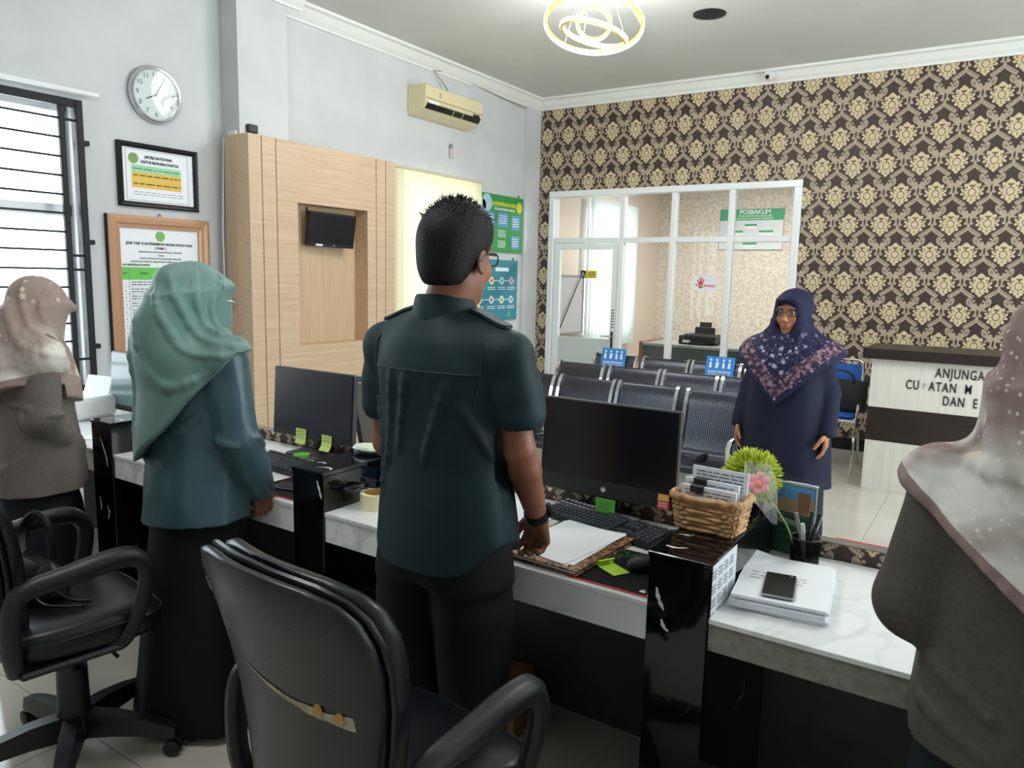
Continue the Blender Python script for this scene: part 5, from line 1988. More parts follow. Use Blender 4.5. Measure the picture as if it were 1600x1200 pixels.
# headscarf
M_sage = cloth('sage_scarf', '#62807a', .5, .1, .1)
hj = Vol((-.32, -.30, .86), (.32, .30, 1.57), .0052)
hj.ell(at2((0, -.018, .034)), (.090, .110, .098), 0, 'u', R2)
hj.ell(at2((0, .022, -.04)), (.078, .088, .105), .03, 'u', R2)
hj.ell(at2((0, -.105, .045)), (.055, .050, .055), .04, 'u', R2)
hj.ell(at2((0, .070, .058)), (.064, .042, .026), .03, 'u', R2)
hj.loft([(.87, -.0, -.02, .188, .172), (1.0, -.0, -.02, .190, .168), (1.15, -.0, -.015, .190, .155), (1.25, -.005, -.025, .175, .150), (1.31, -.015, -.035, .128, .142), (1.38, -.012, -.035, .106, .135), (1.44, -.005, -.03, .088, .115)], .05, 'u', [(6, .022, .8, 5, .87, 1.25)], 2.1)
hj.cone((.13, -.01, 1.25), (.185, -.01, 1.235), .078, .078, .04)
hj.cone((-.13, -.01, 1.25), (-.185, -.01, 1.235), .078, .078, .04)
fo_ = [[(.05, .06, 1.51), (.088, .0, 1.40), (.10, .03, 1.31), (.10, .12, 1.27)], [(.04, -.02, 1.515), (.088, -.05, 1.42), (.115, -.02, 1.32), (.13, .09, 1.26)],
       [(.02, -.08, 1.50), (.072, -.10, 1.41), (.125, -.07, 1.31), (.165, .05, 1.26)], [(.0, -.13, 1.47), (.05, -.135, 1.36), (.12, -.12, 1.27), (.20, -.02, 1.255)],
       [(-.05, -.14, 1.38), (.0, -.17, 1.22), (.1, -.17, 1.16), (.2, -.1, 1.2)], [(-.09, -.1, 1.40), (-.1, -.17, 1.2), (-.09, -.2, .98)]]
for f in fo_:
    hj.ridge(f, .010)
hj.ell(at2((0, .165, -.018)), (.060, .095, .082), .012, 's', R2)
hj.half(lambda x, y, z: np.clip(1.075 + 1.05 * (.83 * x + .55 * y), .90, 1.265) + .006 * np.sin(30 * x + 20 * y) - z, k=.004)
hj.wrinkle(.0022, (12, 12, 8), 1)
hj.mesh('headscarf', M_sage, p2)
MB().tube([at2((.087, -.095, .085)), at2((.09, -.09, .07))], .002, 6).build('scarf_pin', M_chrome, p2)
shoes(p2, (-.09, .09), M_shoe, .04)

# ================================================================== the woman at the far left
p1 = person('woman in taupe printed headscarf and grey tunic, head bowed, by the barred window', (-3.235, 1.40, 0), math.radians(-4))
R1 = rot3(math.radians(0), math.radians(-24))
hc1 = (.0, .055, 1.345)
v = Vol((-.34, -.24, -.01), (.34, .40, 1.50), .0055)
sh1 = [(-.155, -.01, 1.19), (.155, -.01, 1.19)]
el1 = [(-.20, -.03, .95), (.20, -.03, .945)]
wr1 = [(-.06, .15, .82), (.125, .085, .80)]
h1 = [((.75, .35, -.4), (0, -.9, -.3), (.2, .2, .9), (.35, .4, .45, .5)), ((-.25, .25, -.9), (-.9, -.2, .0), (-.1, .9, .2), (.4, .45, .5, .55))]
at1 = body(v, .96, sh1, el1, wr1, h1, 1.235, hc1, R1)
v.mesh('body', M_skin, p1)
eyes(p1, at1, R1, .96)
M_tunic = cloth('grey_taupe_tunic', '#635c57', .7, .2, .0, '#6a645e')
tn = Vol((-.34, -.24, .56), (.34, .34, 1.28), .006)
tn.loft([(.60, 0, .0, .225, .175), (.75, 0, 0, .215, .165), (.92, 0, 0, .20, .15), (1.05, 0, 0, .185, .14), (1.14, 0, -.005, .172, .122), (1.21, 0, -.01, .12, .09), (1.26, 0, -.01, .06, .06)], 0, 'u', [(4, .03, 1.5, 4, .6, 1.1), (9, .012, 2, -6, .6, 1.1)], 2.15)
for i, s in enumerate((-1, 1)):
    tn.cone((s * .10, -.01, 1.20), sh1[i], .06, .068, .03)
    tn.chain([sh1[i], el1[i]], [.068, .066], .03)
    tn.chain([el1[i], np.array(el1[i]) * .5 + np.array(wr1[i]) * .5, wr1[i]], [.066, .062, .05], .015)
    tn.cone(np.array(wr1[i]), np.array(wr1[i]) + np.array(h1[i][0]) * .08, .036, .036, .003, 's')
for a, b in (((.20, .03, .93), (.23, .09, .90)), ((.24, -.02, .96), (.22, .05, .95)), ((.15, -.08, .8), (.05, -.15, .7)), ((.19, .0, 1.0), (.22, -.06, .98))):
    tn.ridge([a, b], .008, .012, 6, (.2 * (1 if a[0] > .15 else -1 if a[0] < -.2 else 0), 0))
tn.wrinkle(.003, (12, 10, 10), 2, .6, 1.2)
tn.half(lambda x, y, z: .625 + .01 * np.sin(8 * x + 3 * y) - z)
tn.mesh('tunic', M_tunic, p1)
sk = Vol((-.3, -.3, .0), (.3, .3, .72), .0075)
sk.loft([(.025, 0, .0, .21, .185), (.3, 0, 0, .20, .17), (.56, 0, 0, .195, .155), (.7, 0, 0, .16, .12)], 0, 'u', [(7, .04, .3, 1.5, .02, .7)], 2.1)
sk.mesh('skirt', cloth('navy_black_skirt', '#0a0d13', .75, .1), p1)
M_veil1 = veil_print('taupe_veil_print', '#94827b', '#dcd8ce', 1.0, .35, 0, .2, 1, .035)
hj = Vol((-.32, -.30, .90), (.32, .34, 1.50), .0055)
hj.ell(at1((0, -.018, .034)), (.090, .110, .098), 0, 'u', R1)
hj.ell(at1((0, .022, -.04)), (.078, .086, .10), .03, 'u', R1)
hj.ell(at1((0, .080, .055)), (.050, .046, .018), .03, 'u', R1)
hj.loft([(.93, .0, -.02, .235, .20), (1.06, 0, -.015, .225, .185), (1.15, 0, -.015, .20, .165), (1.21, 0, -.02, .14, .145), (1.29, 0, -.005, .104, .128), (1.35, 0, .01, .09, .115)], .05, 'u', [(6, .02, .8, 5, .9, 1.2)], 2.1)
for s in (-1, 1):
    hj.cone((s * .12, -.01, 1.2), (s * .18, -.01, 1.17), .08, .082, .04)
for f in ([(.05, .05, 1.44), (.086, .02, 1.34), (.09, .08, 1.24), (.05, .16, 1.16)], [(.04, -.01, 1.45), (.09, -.03, 1.35), (.12, .0, 1.24), (.12, .13, 1.15)], [(.02, -.07, 1.43), (.075, -.09, 1.33), (.14, -.06, 1.22), (.2, .05, 1.17)]):
    hj.ridge(f, .009)
hj.ell(at1((0, .160, -.030)), (.060, .095, .078), .012, 's', R1)
hj.half(lambda x, y, z: 1.0 + .35 * np.abs(x) - .05 * (y > .05) + .008 * np.sin(20 * x + 14 * y) - z, k=.004)
hj.wrinkle(.0022, (12, 12, 8), 4)
hj.mesh('headscarf', M_veil1, p1)
shoes(p1, (-.09, .09), M_shoe, .05)

# ================================================================== the woman in navy facing the counter
p4 = person('woman in navy dress, printed navy headscarf and glasses, facing the counter', (-.985, 4.32, 0), PI - math.radians(4))
R4 = rot3(math.radians(-3), math.radians(-1))
hc4 = (.0, .03, 1.355)
v = Vol((-.36, -.24, -.01), (.36, .32, 1.50), .0052)
sh4 = [(-.150, -.01, 1.145), (.150, -.01, 1.145)]
el4 = [(-.215, -.01, .93), (.215, -.01, .93)]
wr4 = [(-.238, .06, .73), (.238, .06, .73)]
h4 = [((-.03, .15, -.98), (.9, .1, 0), (.1, 1, 0), (.28, .33, .36, .4)), ((.03, .15, -.98), (-.9, .1, 0), (-.1, 1, 0), (.28, .33, .36, .4))]
at4 = body(v, 1.06, sh4, el4, wr4, h4, 1.235, hc4, R4)
v.mesh('body', M_skin, p4)
eyes(p4, at4, R4, 1.06)
glasses(p4, at4, R4, 1.06, mat('dark_rim', '#16130f', .3), .0020, False)
M_navy_d = cloth('navy_dress', '#11162f', .75, .15)
tn = Vol((-.36, -.26, .02), (.36, .26, 1.28), .0075)
tn.loft([(.36, 0, 0, .262, .19), (.50, 0, .0, .252, .185), (.75, 0, .005, .235, .178), (.95, 0, .01, .215, .17), (1.08, 0, .005, .195, .15), (1.15, 0, -.005, .165, .125), (1.20, 0, -.01, .11, .09), (1.26, 0, -.01, .06, .06)], 0, 'u', [(6, .03, .5, 1.5, .4, 1.0), (10, .015, 1, -2, .4, .9)], 2.15)
for i, s in enumerate((-1, 1)):
    tn.cone((s * .08, -.01, 1.17), sh4[i], .055, .062, .03)
    tn.chain([sh4[i], el4[i]], [.062, .062], .03)
    tn.chain([el4[i], wr4[i]], [.064, .052], .012)
    tn.cone(np.array(wr4[i]), np.array(wr4[i]) + np.array((0, .01, -.08)), .038, .038, .003, 's')
tn.wrinkle(.003, (11, 10, 6), 6, .4, 1.2)
tn.half(lambda x, y, z: .40 - z + 0 * x + 0 * y)
tn.mesh('dress', M_navy_d, p4)
sk = Vol((-.3, -.3, .0), (.3, .3, .55), .008)
sk.loft([(.02, 0, 0, .235, .19), (.5, 0, 0, .225, .165)], 0, 'u', [(8, .04, .3, 1.5, .02, .5)], 2.1)
sk.mesh('skirt', cloth('navy_skirt', '#10142e', .75, .1), p4)
M_nv = mat('navy_print_scarf', '#15183a', .65, spec=.25)
g = G(M_nv)
X_, Y_, Z_ = g.xyz('Object')
hh = Z_ - (X_.abs() * .95 + .868)
c1 = g.coord((1, 1, 1))
d, _ = g.voro(c1, 26)
n2 = g.noise(c1, 70, 2)
bl_ = ((.33 + (n2 - .5) * .55 - d) * 10.0).soft(1.0) * ((Z_ * -1.0 + 1.27) * 14.0).soft(1.0)
d2, _ = g.voro(c1, 75)
dots = ((.22 - d2) * 12.0).soft(1.0) * ((Z_ * -1.0 + 1.25) * 14.0).soft(1.0)
cc_ = g.mix(bl_ * .85, lin('#15183a'), lin('#a39ab8'))
cc_ = g.mix(dots * .7, cc_, lin('#b9b4cf'))
band = hh.gt(.035) * hh.lt(.135)
bp = g.noise(c1, 45, 3)
bc_ = g.ramp(bp, [(.42, lin('#2a1f36')), (.5, lin('#5a3c4c')), (.62, lin('#8f7582'))])
cc_ = g.mix(band, cc_, bc_)
cc_ = g.mix(hh.lt(.022), cc_, lin('#1d1f3c'))
g.color(cc_)
hj = Vol((-.38, -.28, .84), (.38, .30, 1.50), .0055)
hj.ell(at4((0, -.018, .034)), (.100, .114, .102), 0, 'u', R4)
hj.ell(at4((0, .010, -.04)), (.100, .085, .110), .03, 'u', R4)
hj.ell(at4((0, .066, .066)), (.062, .046, .026), .03, 'u', R4)
hj.loft([(.86, .0, .02, .34, .225), (1.0, 0, .015, .330, .215), (1.1, 0, .01, .298, .192), (1.18, 0, .005, .232, .155), (1.235, 0, .01, .145, .125), (1.30, 0, .015, .098, .105)], .05, 'u', [(5, .03, .9, 3, .86, 1.2), (8, .012, .2, -3, .86, 1.2)], 2.1)
for f in ([(.06, .09, 1.27), (.05, .16, 1.15), (.02, .215, .95)], [(-.06, .09, 1.27), (-.07, .16, 1.13), (-.06, .22, .98)], [(.1, .04, 1.27), (.17, .10, 1.12), (.2, .13, 1.0)], [(-.1, .04, 1.27), (-.17, .10, 1.12), (-.21, .12, 1.02)]):
    hj.ridge(f, .009)
for s in (-1, 1):
    hj.cone((s * .07, -.005, 1.19), (s * .185, -.01, 1.125), .085, .088, .05)
    hj.cone((s * .185, -.01, 1.125), (s * .235, -.0, 1.04), .088, .095, .04)
hj.ell(at4((0, .150, -.026)), (.074, .115, .104), .010, 's', R4)
hj.half(lambda x, y, z: .868 + .95 * np.abs(x) + .2 * (y < -.02) * np.abs(y) + .006 * np.sin(25 * x) - z, k=.004)
hj.wrinkle(.0022, (12, 12, 7), 8)
hj.mesh('headscarf', M_nv, p4)
MB().sphere(at4((0, .075, -.135)), .006, 10, 6).build('scarf_brooch', M_chrome, p4, smooth=True)
MB().tube([at4((0, 0, 0)) * 0 + np.array((.2465 + .0105 * math.cos(a), .078 + .0105 * math.sin(a), .622)) for a in [2 * PI * i / 14 for i in range(14)]], .0016, 5, closed=True).build('finger_ring', M_gold, p4, smooth=True)
shoes(p4, (-.09, .09), M_shoe, .05)

# ================================================================== the woman at the right edge
p5 = person('woman in a brown printed headscarf and grey tunic, close at the right edge, back turned', (.102, 1.435, 0), math.radians(0))
R5 = rot3(math.radians(0), math.radians(-10))
hc5 = (-.012, .03, 1.395)
v = Vol((-.36, -.26, -.01), (.36, .40, 1.56), .0055)
sh5 = [(-.150, -.01, 1.200), (.150, -.01, 1.200)]
el5 = [(-.186, -.03, .985), (.172, -.03, .985)]
wr5 = [(-.05, .20, .93), (.06, .21, .92)]
h5 = [((.8, .3, -.3), (0, -.9, -.3), (.1, .3, .9), (.35, .4, .45, .5)), ((-.8, .3, -.3), (0, -.9, -.3), (-.1, .3, .9), (.4, .45, .5, .55))]
at5 = body(v, .98, sh5, el5, wr5, h5, 1.28, hc5, R5)
v.mesh('body', M_skin, p5)
eyes(p5, at5, R5, .98)
M_tun5 = cloth('grey_brown_tunic', '#46423c', .65, .2, .0, '#4d4943')
tn = Vol((-.36, -.26, .70), (.36, .36, 1.33), .0058)
tn.loft([(.74, 0, .0, .19, .16), (.88, 0, 0, .182, .15), (1.0, 0, 0, .172, .14), (1.1, 0, 0, .168, .13), (1.17, 0, -.005, .165, .122), (1.24, 0, -.01, .11, .09), (1.31, 0, -.01, .06, .06)], 0, 'u', [(4, .03, .5, 4, .75, 1.1), (8, .014, 2, -6, .75, 1.1)], 2.15)
for i, s in enumerate((-1, 1)):
    tn.cone((s * .07, -.01, 1.19), sh5[i], .050, .054, .03)
    tn.chain([sh5[i], el5[i]], [.056, .064], .03)
    tn.chain([el5[i], np.array(el5[i]) * .5 + np.array(wr5[i]) * .5, wr5[i]], [.064, .058, .05], .018)
    tn.cone(np.array(wr5[i]), np.array(wr5[i]) + np.array(h5[i][0]) * .08, .036, .036, .003, 's')
for a, b in (((-.19, -.11, .92), (-.05, -.16, .86)), ((-.18, -.06, .86), (-.06, -.15, .80)), ((-.05, -.15, .95), (.10, -.14, .84))):
    tn.ridge([a, b], .008, .012, 6)
tn.wrinkle(.0018, (11, 9, 8), 7, .72, 1.25)
tn.half(lambda x, y, z: .775 + .01 * np.sin(8 * x + 3 * y) - .02 * x - z)
tn.mesh('tunic', M_tun5, p5)
sk = Vol((-.3, -.3, .0), (.3, .3, .86), .0075)
sk.loft([(.025, 0, .0, .215, .19), (.4, 0, 0, .20, .17), (.70, 0, 0, .172, .142), (.76, 0, 0, .162, .13), (.84, 0, 0, .14, .11)], 0, 'u', [(7, .04, .3, 1.5, .02, .8)], 2.1)
sk.mesh('skirt', cloth('dark_teal_skirt', '#0a1218', .75, .1), p5)
M_veil5 = veil_print('brown_veil_print', '#8a7672', '#d8d8d2', .985, .72, .06, .2, 5, .03)
hj = Vol((-.34, -.30, .92), (.36, .32, 1.56), .0052)
hj.ell(at5((0, -.018, .034)), (.092, .114, .102), 0, 'u', R5)
hj.ell(at5((0, .022, -.04)), (.080, .090, .105), .03, 'u', R5)
hj.ell(at5((0, -.098, -.0)), (.055, .045, .06), .045, 'u', R5)
hj.loft([(.94, .01, -.02, .20, .185), (1.08, .01, -.02, .20, .18), (1.15, 0, -.018, .195, .168), (1.21, 0, -.015, .165, .150), (1.26, -.008, -.012, .128, .136), (1.31, -.012, -.008, .116, .128), (1.37, -.014, -.004, .108, .120)], .05, 'u', [(6, .025, .8, 5, .9, 1.25)], 2.1)
for s in (-1, 1):
    hj.cone((s * .09, -.01, 1.205), (s * .162, -.01, 1.190), .070, .072, .03)
for f in ([(-.05, -.02, 1.49), (-.085, -.06, 1.36), (-.10, -.11, 1.27), (-.04, -.19, 1.15)], [(-.03, -.08, 1.49), (-.05, -.14, 1.36), (-.04, -.17, 1.25), (.04, -.21, 1.1)], [(-.2, -.06, 1.25), (-.12, -.15, 1.25), (.0, -.185, 1.24)], [(-.24, -.05, 1.2), (-.15, -.16, 1.15), (-.03, -.21, 1.05)]):
    hj.ridge(f, .015, .016)
hj.ell(at5((0, .160, -.020)), (.060, .095, .082), .012, 's', R5)
hj.half(lambda x, y, z: .985 + .72 * np.abs(x - .06) + .006 * np.sin(20 * x + 14 * y) - z, k=.004)
hj.wrinkle(.0024, (12, 12, 8), 11)
hj.mesh('headscarf', M_veil5, p5)
shoes(p5, (-.09, .09), M_shoe, .05)
# ------------------------------------------------------------------ things on the counter
FZ = frame((0, 0, 0), (1, 0, 0), (0, 1, 0))
FY0 = frame((0, 0, 0), (1, 0, 0), (0, 0, 1))


def monitor(label, loc, rz, w, h, chin, glossy, tall=False, m=None, lift=.07):
    t = thing('monitor', label, 'monitor', loc, rz)
    m = m or M_black
    tilt = Matrix.Rotation(-.06, 4, 'X')
    B = T(0, 0, lift) @ tilt
    MB().box(-w / 2, w / 2, -.008, .022, 0, h, M=B, bev=.004).build('casing', m, t)
    MB().box(-w / 2 + .006, w / 2 - .006, -.0092, -.008, chin, h - .006, M=B).build('screen', glossy, t)
    MB().box(-w / 2 + .1, w / 2 - .1, .02, .045, .05, h - .06, M=B, bev=.01).build('back_cover', m, t)
    MB().box(-.03, .03, .03, .05, .0, .2 if not tall else h + .05, M=T(0, .02, .0), bev=.004).build('stand_column', m, t)
    MB().box(-.11, .11, -.05, .075, .0, .012, bev=.004).build('stand_foot', m, t)
    return t, B @ frame((0, -.0098, 0), (1, 0, 0), (0, 0, 1))


M_scr = mat('monitor_screen_black', '#0d0e13', 0.22)
M_scr2 = mat('monitor_screen_matt', '#1b1d26', 0.35)
M_notey = mat('pale_lime_note', '#c9dc7a', .7)
M_noteg = mat('green_note', '#57b62f', .7)


def note(label, parent_loc, F, m, w=.036, h=.036, curl=.006, lines_=True):
    n = thing('sticky_note', label, 'note', parent_loc)
    rings = [[(F @ Vector((x, y, .0008 + curl * max(0, -y / h) ** 2))) for x in (-w, -w / 3, w / 3, w)] for y in (h, h / 2, 0, -h / 2, -h)]
    MB().loft(rings, closed_u=False).build('sheet', m, n)
    if lines_:
        mb = MB()
        for k in range(4):
            y = h * (.6 - k * .38)
            mb.prism([(-w * .75, y), (w * (.7 - .1 * k), y), (w * (.7 - .1 * k), y + .002), (-w * .75, y + .002)], F @ T(0, 0, .0012), .0004)
        o_ = mb.build('handwriting', M_inkg, n)
        o_['kind'] = 'stuff'
    return n


mo1, F1m = monitor('black computer monitor with two lime notes, beyond the woman in sage', (-2.375, 2.095, ZD), 0, .475, .29, .028, M_scr2, True)
note('lime sticky note under the middle of the monitor beyond the woman in sage', (-2.375, 2.095, ZD), F1m @ T(-.055, .008, .001), M_notey, .031, .032)
note('curled lime sticky note under the right corner of that monitor', (-2.375, 2.095, ZD), F1m @ T(.10, .0, .001), M_notey, .029, .032, .016)
mo2, F2m = monitor('large black computer monitor with a coloured badge, in front of the man', (-1.02, 2.10, ZD), 0, .475, .305, .055, M_scr)
MB().lathe([(.0095, 0), (.0095, .001)], 24, M=F2m @ T(0, .028, 0)).build('emblem', M_grey, mo2)
text('hp', .012, 'emblem_lettering', M_paper, mo2, F2m @ T(0, .028, .0012), bold=.0004)
MB().prism([(.185, .004), (.222, .004), (.222, .05), (.185, .05)], F2m, .0008).build('badge', mat('badge_red', '#d8574a', .5), mo2)
MB().prism([(.187, .03), (.220, .03), (.220, .048), (.187, .048)], F2m @ T(0, 0, .0008), .0006).build('badge_band', mat('badge_yellow', '#e6c25f', .5), mo2)
for z in (.012, .02):
    MB().prism([(.19, z), (.215, z), (.215, z + .003), (.19, z + .003)], F2m @ T(0, 0, .0008), .0004).build('badge_line', M_paper, mo2)
note('bright green sticky note hanging below the emblem of the large monitor', (-1.02, 2.10, ZD), F2m @ T(.012, -.022, .001), M_noteg, .034, .023, .0)
mo0, F0m = monitor('pale lit monitor at left between the two women', (-3.62, 2.06, ZD), .0, .475, .30, .03, mat('monitor_screen_grey', '#5d7072', .12), False, None, .035)
note('pink sticky note under the pale lit monitor', (-3.92, 2.06, ZD), F0m @ T(-.17, .012, .001), mat('pink_note', '#e2aaa2', .7), .03, .022, .004, False)


def keyboard(label, loc, rz):
    t = thing('keyboard', label, 'keyboard', loc, rz)
    MB().loft([[Vector((x, -.072, .004)), Vector((x, .072, .004)), Vector((x, .072, .024)), Vector((x, -.072, .013))] for x in (-.222, .222)]).build('case', M_black, t)
    kb = MB()
    for r in range(6):
        y = -.056 + r * .0205 + (.006 if r == 5 else 0)
        z = .0135 + (y + .072) * .076
        segs = [(-.21, .06, 15), (.072, .125, 3), (.138, .21, 4)]
        for a, b, n in segs:
            for k in range(n):
                if r == 0 and a < 0 and 4 <= k <= 9:
                    if k > 4:
                        continue
                    x0, x1 = a + (b - a) * 4 / n, a + (b - a) * 10 / n
                else:
                    x0, x1 = a + (b - a) * k / n, a + (b - a) * (k + 1) / n
                if n == 3 and r == 2:
                    continue
                kb.add([(x0 + .001, y - .0085, z), (x1 - .001, y - .0085, z), (x1 - .001, y + .0085, z), (x0 + .001, y + .0085, z),
                        (x0 + .003, y - .0065, z + .008), (x1 - .003, y - .0065, z + .008), (x1 - .003, y + .0065, z + .009), (x0 + .003, y + .0065, z + .009)],
                       [(4, 5, 6, 7), (0, 1, 5, 4), (1, 2, 6, 5), (2, 3, 7, 6), (3, 0, 4, 7)])
    o_ = kb.build('keys', mat('key_grey', '#3a3d44', .4), t)
    o_['kind'] = 'stuff'
    return t


keyboard('black keyboard on the desk in front of the large monitor', (-.98, 2.035, ZD), math.radians(-12))
keyboard('black keyboard beside the woman in sage with a green card on it', (-2.28, 1.90, ZD), math.radians(-4))
gcard = MB()
gcard.loft([[Vector((.045 * math.cos(a), .03 * math.sin(a) * (1 if math.sin(a) > 0 else .3), z + .012 * math.cos(a / 2))) for a in [2 * PI * i / 20 for i in range(20)]] for z in (0, .002)])
gc = gcard.build('green_card', M_noteg)
gc.location = (-2.30, 1.97, ZD + .034)
tag(gc, 'curved bright green card lying on the keyboard beside the woman in sage', 'card')


M_padtop = mat('pad_black', '#0d0e10', .85, 0, .2)


def mouse_pad(label, loc, w, d, rz=0.0):
    t = thing('mouse_pad', label, 'mouse pad', loc, rz)
    MB().box(-w / 2, w / 2, -d / 2, d / 2, 0, .003, bev=.001).build('red_edge', M_red, t)
    MB().box(-w / 2 + .004, w / 2 - .004, -d / 2 + .005, d / 2 - .004, .003, .0036).build('black_top', M_padtop, t)
    return t


mp2 = mouse_pad('red edged black mouse pad with green print under the mouse', (-.775, 1.755, ZD), .225, .27)
mb = MB()
rn = random.Random(3)
for i in range(70):
    x, y = rn.uniform(-.10, .05), rn.uniform(.055, .125)
    a = rn.uniform(0, PI)
    c, s = .008 * math.cos(a), .008 * math.sin(a)
    mb.prism([(x - c, y - s), (x + s * .2, y - c * .2), (x + c, y + s), (x - s * .2, y + c * .2)], T(0, 0, .0037), .0002)
o_ = mb.build('green_print', mat('pad_green', '#1f8a45', .6), mp2)
o_['kind'] = 'stuff'
MB().prism([(.085, -.118), (.1, -.118), (.1, -.108), (.092, -.1), (.085, -.106)], T(0, 0, .0037), .0002).build('white_mark', M_paper, mp2)
mouse_pad('red edged black mouse pad with a phone, beside the woman in sage', (-2.05, 1.735, ZD), .25, .22)
ph = thing('phone', 'dark phone on the mouse pad beside the woman in sage', 'phone', (-2.04, 1.725, ZD + .0038), .25)
MB().box(-.08, .08, -.037, .037, 0, .009, bev=.004).build('body', mat('phone_rim', '#9fa1a6', .25, .8), ph)
MB().box(-.077, .077, -.034, .034, .009, .0095).build('screen', M_black2, ph)
ms = thing('mouse', 'black computer mouse on the red edged pad', 'mouse', (-.735, 1.79, ZD + .004), -.5)
mb = MB()
rings = []
for k, (z, s) in enumerate(((0, .92), (.01, 1.0), (.02, .95), (.03, .75), (.035, .4), (.036, .05))):
    rings.append([Vector((.032 * s * math.cos(a), .056 * s * math.sin(a) - .004 * k, z)) for a in [2 * PI * i / 24 for i in range(24)]])
mb.loft(rings).build('body', M_black, ms, smooth=True)
MB().lathe([(.006, -.003), (.007, 0), (.006, .003)], 12, M=T(0, .03, .031) @ Matrix.Rotation(PI / 2, 4, 'Y')).build('wheel', M_grey, ms)
nt_ = note('curled lime sticky note lying on the red edged mouse pad', (-.80, 1.725, ZD + .005), FZ @ Rz(-.5), mat('lime_note', '#b9e23f', .7), .036, .026, -.0, False)
nk = MB().loft([[Vector((-.036 + .007 * math.cos(a), y, .009 + .007 * math.sin(a))) for a in [-1.5 - i * .55 for i in range(8)]] for y in (-.026, .026)], closed_u=False)
o_ = nk.build('note_curl', bpy.data.materials['lime_note'], nt_)
o_.rotation_euler = (0, 0, -.5)

# folder with papers under the man's hand
fo = thing('folder', 'folder with a brown batik edge under white papers by the man', 'folder', (-.975, 1.79, ZD + .0035), math.radians(-3))
M_batik = mottled('batik_cover', '#20120c', '#a06d3c', 70, .6, detail=2, lo=.42, hi=.55)
MB().box(-.125, .125, -.16, .16, 0, .004, bev=.001).build('cover', M_batik, fo)
MB().box(-.122, .118, -.156, .156, .004, .012).build('page_block', M_paper, fo)
MB().box(-.125, .126, -.162, .162, .012, .0155, bev=.001).build('front_cover', M_batik, fo)
pp = thing('paper_stack', 'loose white sheets lying on the batik folder by the man', 'paper', (-.985, 1.80, ZD + .0195), math.radians(-6))
for k, (a, dx, dy) in enumerate(((0, 0, 0), (.06, .004, .006), (-.04, -.003, .004))):
    rings = [[Vector((x, y, .0012 * k + .006 * max(0, (x - .02) / .1) ** 2 * max(0, (y) / .15))) for x in [-.105 + .21 * i / 6 for i in range(7)]] for y in [-.15 + .3 * j / 6 for j in range(7)]]
    s_ = MB().loft(rings, closed_u=False).build('sheet', M_paper, pp, smooth=True)
    s_.location = (dx, dy, 0)
    s_.rotation_euler = (0, 0, a)
loose = thing('paper_sheet', 'white sheet on the desk between keyboard and folder', 'paper', (-1.25, 1.95, ZD + .001), .1)
MB().box(-.105, .105, -.148, .148, 0, .001).build('sheet', M_paper, loose)

# tape roll, scissors, ink boxes, stamp beside the man
tr = thing('tape_roll', 'roll of clear yellowish packing tape on the desk left of the man', 'tape roll', (-1.675, 1.745, ZD))
n = 40
rings = []
for r, z in ((.052, 0), (.052, .052), (.038, .052), (.038, 0), (.052, 0)):
    rings.append([Vector((r * math.cos(2 * PI * i / n), r * math.sin(2 * PI * i / n), z)) for i in range(n)])
MB().loft(rings, cap=False).build('tape', mat('tape_cream', '#e6dfb6', .3), tr, smooth=30)
rings = [[Vector((r * math.cos(2 * PI * i / n), r * math.sin(2 * PI * i / n), z)) for i in range(n)] for r, z in ((.038, .001), (.038, .0515), (.035, .0515), (.035, .001), (.038, .001))]
MB().loft(rings, cap=False).build('core', mat('tape_core', '#c79a3d', .6), tr, smooth=30)
sc = thing('scissors', 'black handled scissors lying across the tape roll', 'scissors', (-1.70, 1.74, ZD + .058), .55)
for sx in (-1, 1):
    MB().tube([(-.052 + .024 * math.cos(a), sx * .027 + .02 * math.sin(a), .004) for a in [2 * PI * i / 18 for i in range(18)]], .0055, 8, closed=True).build('handle', M_black, sc, smooth=True)
    MB().prism([(-.03, sx * .012 - .005), (.03, -sx * .002 - .006), (.10, -sx * .004), (.03, -sx * .002 + .006), (-.03, sx * .012 + .005)], T(0, 0, .002 + .0015 * sx), .0015).build('blade', M_chrome, sc)
M_bluebox = mat('blue_carton', '#2f7fd0', .4)


def ink_box(label, loc, w, d, h, whiteside):
    t = thing('ink_box', label, 'box', loc, .06)
    MB().box(-w / 2, w / 2, -d / 2, d / 2, 0, h, bev=.001).build('carton', M_bluebox, t)
    fr__ = T(0, -d / 2 - .0006, h / 2) @ FY0
    if whiteside:
        MB().prism([(-w / 2, -h / 2), (w * .12, -h / 2), (w * .12, h / 2), (-w / 2, h / 2)], fr__, .0004).build('white_panel', M_paper, t)
        MB().box(-w / 2 + .0, w / 2, -d / 2, d / 2, h, h + .0006).build('white_top', M_paper, t)
    MB().prism([(-.006, -.014), (.008, -.016), (.008, .006), (-.006, .01)], fr__ @ T(0, 0, .0008), .0004).build('cartridge_picture', M_black, t)
    for z in (-.004, .004):
        MB().prism([(w * .2, z), (w * .42, z), (w * .42, z + .004), (w * .2, z + .004)], fr__ @ T(0, 0, .0008), .0004).build('print_line', M_paper, t)
    return t


